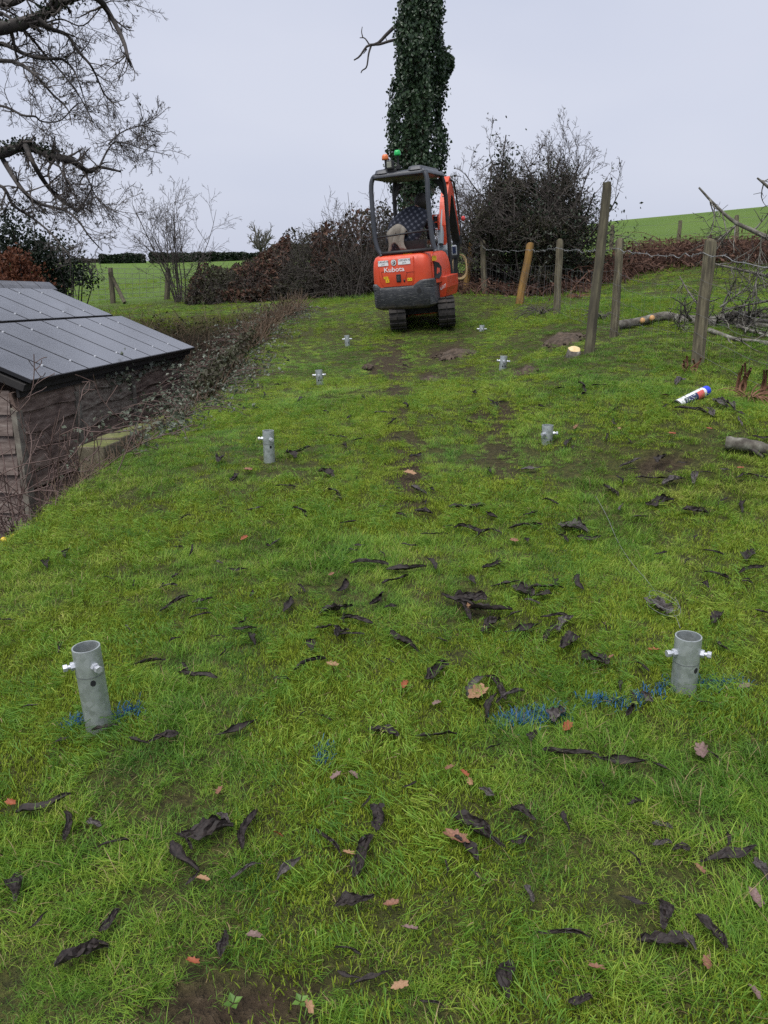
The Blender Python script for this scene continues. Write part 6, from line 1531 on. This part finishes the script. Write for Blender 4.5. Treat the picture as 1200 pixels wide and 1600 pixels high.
# pixel x, y, length in pixels, angle in the picture (degrees, anticlockwise), kind (d dark roll, w dark wide, g grey, b brown, m mauve, t tan, r red)
LIT = [(70,1272,78,30,'d'),(105,1304,42,-50,'d'),(180,1332,46,40,'d'),(28,1400,64,15,'w'),(20,1268,22,20,'r'),(63,1453,20,60,'d'),(131,1512,72,65,'w'),(173,1454,38,65,'w'),(325,1312,80,55,'w'),(288,1353,84,5,'d'),(290,1328,44,15,'d'),(350,1292,30,20,'g'),(388,1310,62,92,'d'),(385,1376,48,45,'g'),
 (451,1370,42,-80,'g'),(344,1250,20,-30,'b'),(434,1317,26,5,'r'),(318,1388,25,0,'t'),(304,1386,18,60,'d'),(515,1330,54,-50,'d'),(568,1352,62,80,'w'),(545,1349,26,-20,'t'),(555,1423,58,0,'w'),(590,1293,46,-50,'w'),(573,1266,26,30,'d'),(525,1226,25,0,'m'),(552,1223,22,45,'m'),(398,1477,30,70,'m'),(350,1490,48,20,'w'),(303,1520,16,80,'r'),(545,1500,42,50,'d'),(545,1540,38,40,'d'),(578,1545,58,65,'d'),(484,1590,28,40,'t'),
 (738,1305,86,80,'w'),(728,1340,50,30,'w'),(752,1320,50,60,'d'),(712,1325,42,88,'b'),(697,1371,30,-30,'d'),(815,1285,36,30,'w'),(815,1327,34,-15,'w'),(778,1330,26,0,'d'),(725,1223,28,10,'r'),(735,1236,18,10,'t'),(702,1214,18,60,'b'),(882,1296,24,80,'d'),(991,1269,18,90,'w'),(1033,1305,20,30,'g'),(1033,1333,15,0,'g'),(1062,1340,24,20,'w'),(990,1355,22,-20,'d'),(1090,1374,34,-45,'b'),(1138,1350,62,55,'d'),(1135,1325,26,90,'d'),
 (1187,1372,38,-40,'g'),(1178,1420,46,-35,'m'),(988,1422,42,0,'d'),(1032,1443,56,-30,'w'),(1033,1490,58,-75,'w'),(1108,1472,52,25,'w'),(1075,1485,24,0,'g'),(1103,1522,30,0,'b'),(1176,1567,30,0,'m'),(880,1475,74,-30,'d'),(827,1412,30,-60,'g'),(793,1545,64,-70,'w'),(905,1580,34,0,'w'),(625,1557,28,20,'t'),(612,1428,18,0,'b'),(640,1468,20,45,'m'),(930,1530,20,-20,'b'),(745,1382,24,0,'d'),(1030,1210,26,15,'d'),(675,1585,32,80,'d'),
 (635,897,50,10,'d'),(675,890,24,45,'d'),(620,915,34,30,'d'),(673,843,16,60,'d'),(770,892,32,-30,'d'),(738,914,34,0,'d'),(735,945,54,-60,'w'),(718,950,42,88,'d'),(760,962,54,25,'d'),(725,964,42,-15,'d'),(733,958,26,-15,'t'),(767,987,34,-20,'w'),(790,921,24,60,'d'),(820,933,38,20,'w'),(852,928,44,-10,'d'),(905,920,50,0,'d'),(831,950,16,50,'g'),(803,970,16,-50,'d'),(815,993,32,70,'d'),(868,974,38,-5,'d'),(882,985,24,75,'g'),(857,1000,30,75,'d'),(888,1015,40,-60,'w'),
 (925,1038,42,10,'d'),(942,1042,34,-20,'w'),(954,1038,16,-30,'b'),(1022,1028,28,-30,'r'),(1002,1053,24,10,'d'),(968,1083,30,-10,'d'),(1120,977,54,-10,'w'),(1030,960,48,10,'g'),(1125,1020,34,5,'d'),(1120,909,34,-5,'d'),(1072,886,20,-30,'d'),(1170,876,38,-20,'w'),(1172,898,28,20,'d'),(1113,872,16,40,'d'),(1190,966,22,0,'d'),(630,1012,54,25,'d'),(607,1043,16,0,'d'),(682,1060,26,70,'w'),(632,1082,18,90,'r'),(682,1110,15,-30,'m'),(775,1086,54,-25,'d'),(765,1117,48,-50,'d'),(745,1095,38,-70,'t'),(795,1100,34,40,'g'),(740,1085,36,-40,'g'),
 (600,1158,48,15,'w'),(680,1163,38,60,'d'),(832,1162,30,-20,'w'),(885,1149,38,0,'r'),(870,1128,30,-70,'g'),(890,1190,66,28,'d'),(967,1200,48,92,'d'),(1095,1188,40,-60,'m'),(1112,1193,22,-50,'d'),(983,1112,58,-35,'d'),(1162,1085,30,-5,'m'),(1010,1100,20,0,'g'),(770,1180,26,30,'d'),
 (233,1045,42,25,'d'),(308,1068,38,-70,'d'),(290,1055,22,60,'d'),(313,972,24,35,'d'),(277,952,30,75,'d'),(382,992,30,20,'d'),(380,980,24,5,'d'),(395,1008,44,0,'d'),(452,953,30,80,'d'),(526,963,36,-70,'w'),(535,924,46,0,'d'),(557,980,28,-70,'d'),(530,1000,38,10,'w'),(548,1002,22,-50,'d'),(483,1048,34,-45,'d'),(486,1018,28,-20,'w'),(440,1073,16,0,'w'),(520,1050,22,20,'t'),(577,890,50,10,'d'),(518,907,18,0,'b'),(590,945,34,30,'d'),(370,1150,64,0,'d'),(258,1164,44,14,'w'),(218,1170,40,0,'d'),(165,1150,24,-60,'d'),(507,1132,20,-40,'d'),
 (300,868,30,5,'d'),(233,838,12,0,'d'),(75,888,40,5,'d'),(105,872,36,8,'d'),(372,898,24,-5,'d'),(382,848,14,40,'r'),(470,807,30,-15,'d'),(193,832,10,0,'b'),(171,912,14,0,'d'),(210,920,14,0,'d'),(253,925,16,0,'d'),(95,1022,28,15,'d'),(10,978,22,10,'d'),(48,1115,16,0,'g'),(98,1168,16,0,'d'),
 (455,717,24,25,'w'),(473,709,22,20,'d'),(510,747,20,20,'w'),(558,754,16,0,'d'),(447,767,26,-5,'d'),(525,777,22,-60,'d'),(544,824,16,40,'d'),(597,799,14,0,'g'),(653,772,22,-25,'g'),(675,771,22,-10,'d'),(622,770,14,0,'d'),(663,793,18,60,'d'),(662,808,18,20,'w'),(730,800,48,70,'d'),(732,835,26,60,'d'),(768,812,26,0,'d'),(757,840,30,-25,'d'),(820,830,34,25,'d'),(775,838,20,20,'d'),(803,853,20,0,'b'),(765,741,28,-5,'d'),(827,739,18,88,'g'),(787,712,22,0,'d'),(740,725,16,0,'g'),(559,693,20,5,'d'),(528,688,16,30,'d'),(569,625,22,0,'d'),(634,639,26,0,'d'),
 (770,636,30,0,'d'),(743,618,22,10,'d'),(733,665,18,0,'d'),(413,622,24,-5,'d'),(435,606,16,0,'d'),(470,628,16,0,'g'),(510,650,22,10,'d'),(633,575,20,0,'d'),(342,724,38,5,'w'),(388,741,24,0,'b'),(640,745,18,-30,'t'),(650,718,22,10,'d'),(618,690,16,0,'d'),(676,656,16,0,'d'),(595,650,18,10,'g'),
 (910,609,30,10,'d'),(912,619,26,5,'d'),(935,608,20,20,'d'),(875,612,22,15,'d'),(1060,602,28,30,'g'),(1078,648,40,5,'d'),(1110,650,16,-30,'g'),(1125,636,22,60,'g'),(1036,624,16,60,'m'),(1155,665,20,80,'g'),(960,666,22,0,'d'),(967,677,14,0,'t'),(948,689,16,0,'d'),(982,695,14,0,'d'),(1049,685,18,0,'r'),(1107,677,12,0,'r'),(900,674,22,5,'b'),(888,697,24,0,'d'),(985,730,20,60,'g'),(1017,755,26,40,'d'),(1050,760,20,60,'g'),(1045,745,12,0,'d'),(1083,753,22,-40,'g'),(1101,746,20,10,'d'),(1132,741,16,0,'g'),(1156,739,14,0,'r'),(968,757,24,-10,'d'),(953,775,36,-5,'w'),(1030,792,34,20,'w'),(970,800,20,-20,'g'),
 (1085,808,32,0,'w'),(1128,792,16,60,'d'),(1160,800,40,-20,'d'),(1180,752,28,0,'d'),(895,833,44,10,'g'),(880,850,30,-10,'d'),(860,792,30,5,'d'),(920,848,22,30,'d'),(1000,815,20,10,'d'),(1140,640,18,20,'g'),(1188,690,22,10,'d'),(845,640,18,15,'d'),(700,830,14,0,'d'),(560,860,16,20,'d'),(420,860,18,10,'d'),(640,860,20,-15,'d'),(690,1010,16,20,'d'),(350,1030,14,0,'d'),(200,990,12,20,'g'),(150,1300,12,0,'g'),(470,1130,12,10,'d'),(640,1240,14,0,'d'),(760,1250,16,30,'g'),(940,1240,14,0,'d'),(1100,1110,16,20,'d')]
g_ = random.Random(77)
for _ in range(48):     # scattered small bits in the middle distance
    LIT.append((g_.uniform(230, 1180), g_.uniform(610, 1010), g_.uniform(9, 17), g_.uniform(-60, 60), g_.choice('ddgdw')))
LAND = [('near left tube', 157, 1143), ('near right tube', 1067, 1082), ('second left tube', 421, 722), ('second right tube', 854, 697), ('third left tube', 500, 601), ('third right tube', 785, 578), ('spray can', 1080, 622), ('bare earth patch', 372, 1562), ('short grey log', 1160, 705), ('muddy rut', 634, 735), ('long blue paint mark', 850, 1120), ('short blue paint dab', 507, 1182), ('central leaf pile', 715, 945), ('wire coil', 1035, 960), ('cut stump', 897, 548), ('block wall', 200, 700)]
COLN = {'d': 'blackish rolled leaf', 'w': 'blackish crumpled leaf', 'g': 'grey-brown curled leaf', 'b': 'brown fallen leaf', 'm': 'mauve-brown fallen leaf', 't': 'tan fallen leaf', 'r': 'rusty orange fallen leaf'}
used_lab = {}
for i, (px, py, ln, ang, kd) in enumerate(LIT):
    c = gp(px, py); z = project(*c)[2]
    # turn the picture angle into a heading on the ground
    a = rad(ang); q = gp(px + 6 * math.cos(a), py - 6 * math.sin(a)); hd_ = math.atan2(q.y - c.y, q.x - c.x); fs = max(.35, min(1.0, 6 / FPX * z / max(1e-6, (q - c).length)))
    Lw = min(.13 if kd == 'w' else .19, max(.05, ln / FPX * z / max(fs, .62))) * (.72 if kd in 'bmtr' else (1.0 if py > 1100 else 1.12))
    flat = kd in 'bmtr'
    me = random.choice(FLAT_ME[kd]) if flat else (random.choice(ROLL_ME['g']) if kd == 'g' else random.choice(ROLL_ME['d'][10:] if kd == 'w' else ROLL_ME['d'][:10]))
    o = bpy.data.objects.new('fallen_leaf' if flat else 'curled_leaf', me); col.objects.link(o)
    o.location = c + Vector((0, 0, .030 + (.002 if flat else 0)))
    sw = 1.0 if flat else random.uniform(.8, 1.15)
    o.scale = (Lw * 1.08, Lw * sw, Lw * sw); e = .05
    nx = (H(c.x + e, c.y) - H(c.x - e, c.y)) / (2 * e); ny = (H(c.x, c.y + e) - H(c.x, c.y - e)) / (2 * e)
    qn = Vector((-nx, -ny, 1)).to_track_quat('Z', 'Y') @ Euler((random.gauss(0, .25) + (math.pi if (not flat and random.random() < .5) else 0), random.gauss(0, .08), 0)).to_quaternion()
    o.rotation_euler = (Vector((-nx, -ny, 1)).to_track_quat('Z', 'Y').to_matrix() @ Matrix.Rotation(hd_, 3, 'Z') @ Euler((random.gauss(0, .3), random.gauss(0, .07), 0)).to_matrix()).to_euler()
    # label by size, look and the nearest landmark
    lm = min(LAND, key=lambda l: math.hypot(l[1] - px, (l[2] - py) * 1.2)); dx, dy = px - lm[1], py - lm[2]; dd_ = math.hypot(dx, dy)
    near_ = 'just' if dd_ < 70 else ('a little' if dd_ < 150 else 'well')
    side = ('right of' if dx > 0 else 'left of') if abs(dx) > abs(dy) else ('in front of' if dy > 0 else 'behind')
    size = 'long' if Lw > .15 else ('small' if Lw < .09 else 'mid-sized')
    lie = '' if flat else (' crosswise' if abs(((ang + 90) % 180) - 90) < 25 else (' lengthwise' if abs(((ang + 90) % 180) - 90) > 60 else ' aslant'))
    lab = '%s %s%s, %s %s the %s' % (size, COLN[kd], lie, near_, side, lm[0])
    used_lab.setdefault(lab, []).append((px, o))
    tag(o, lab, 'leaf', 'blackened curled leaves on the lawn' if not flat else 'brown fallen leaves on the lawn')
for lab, L in used_lab.items():            # look-alikes beside the same landmark: told apart by their order
    if len(L) > 1:
        for k, (px, o) in enumerate(sorted(L, key=lambda q: q[0])): o['label'] = ('leftmost', 'second', 'third', 'fourth', 'fifth', 'sixth', 'seventh')[k] + ' ' + lab
# ---- blue marking paint sprayed on the grass beside the near tubes
blue_m = foliage('blue_paint', [(.012, .05, .06), (.010, .055, .12), (.012, .09, .22), (.02, .13, .30)], rough=.6, trans=.1, scale=14, patch=.6)
def paint(strokes, lab):
    Pp = []; W = []
    for (pts_, wd_, nb) in strokes:
        nb = int(nb * .42)
        G = [gp(*p) for p in pts_]; S = spline([tuple(g) for g in G], 40) if len(G) > 2 else np.linspace(tuple(G[0]), tuple(G[-1]), 40)
        k = rng.integers(0, 39, nb); t = rng.random(nb)[:, None]; q = S[k] * (1 - t) + S[k + 1] * t; q[:, :2] += rng.normal(0, wd_ * 1.3, (nb, 2)); Pp.append(q)
    q = np.concatenate(Pp); q[:, 2] = hgt(q[:, 0], q[:, 1]) + .008; n = len(q); K = 4
    az = rng.uniform(0, 6.28, n); P = np.zeros((n, K, 2, 3)); L = rng.uniform(.014, .034, n); p = q.copy(); sd = np.stack([-np.sin(az), np.cos(az), np.zeros(n)], 1); w = rng.uniform(.0022, .0045, n)
    for k in range(K):
        P[:, k, 0] = p - sd * (w * (1, .9, .7, .1)[k] / 2)[:, None]; P[:, k, 1] = p + sd * (w * (1, .9, .7, .1)[k] / 2)[:, None]
        ln_ = np.radians(20 + 24 * k + rng.normal(0, 12, n)); p = p + np.stack([np.cos(az) * np.sin(ln_), np.sin(az) * np.sin(ln_), np.cos(ln_)], 1) * (L / 3)[:, None]
    b = np.arange(n)[:, None] * K * 2 + np.arange(K - 1)[None] * 2; F = np.stack([b, b + 1, b + 3, b + 2], -1).reshape(-1, 4)
    o0 = Vector(q.mean(0)); o = obj('paint_mark', mk_mesh('paint_mark', P.reshape(-1, 3) - np.array(o0), F, blue_m, True, None, {'rv': np.repeat(rng.random(n), K * 2)}), None, o0)
    tag(o, lab, 'paint mark', 'blue paint marks on the grass')
paint([([(782, 1132), (830, 1125), (880, 1122)], .020, 1300)], 'long blue spray mark in the grass left of the near right tube')
paint([([(908, 1100), (950, 1098), (985, 1106)], .016, 480)], 'blue spray mark between the long mark and the near right tube')
paint([([(990, 1102), (1020, 1085), (1045, 1070)], .016, 320)], 'faint blue spray mark reaching the foot of the near right tube')
paint([([(1088, 1078), (1120, 1072), (1155, 1070)], .018, 500)], 'blue spray mark on the right side of the near right tube')
paint([([(172, 1132), (195, 1120), (215, 1110)], .016, 460)], 'blue spray mark on the right side of the near left tube')
paint([([(105, 1136), (125, 1132), (140, 1130)], .014, 300)], 'blue spray mark on the left side of the near left tube')
paint([([(504, 1196), (508, 1170)], .012, 260)], 'short blue spray dab on the grass in the lower middle')
# dark damp earth where the small tubes enter the ground
# ---- broad-leaved seedlings on the bare earth at the bottom
weed_m = foliage('seedling_leaves', [(.06, .13, .02), (.10, .20, .03), (.15, .26, .05)], rough=.5, trans=.25)
for (px, py, s_, lab) in ((365, 1578, .020, 'small green seedling in the bare earth at bottom centre'), (470, 1576, .018, 'pale green seedling at the right of the bare earth')):
    c = gp(px, py); n = 4; a = np.linspace(0, 6.28, n, endpoint=False) + rng.random(); D = np.stack([np.cos(a), np.sin(a), np.full(n, .35)], 1); C = D * s_ * .6 + np.array([0, 0, .018]); Nn = np.tile(np.array([[0, 0, 1.0]]), (n, 1)) + D * -.3
    o = obj('seedling', leaves_mesh('seedling', C, D, Nn, np.full(n, s_) * rng.uniform(.8, 1.2, n), np.full(n, s_ * .8), weed_m, .15), None, c); tag(o, lab, 'seedling', 'seedlings in the bare earth')
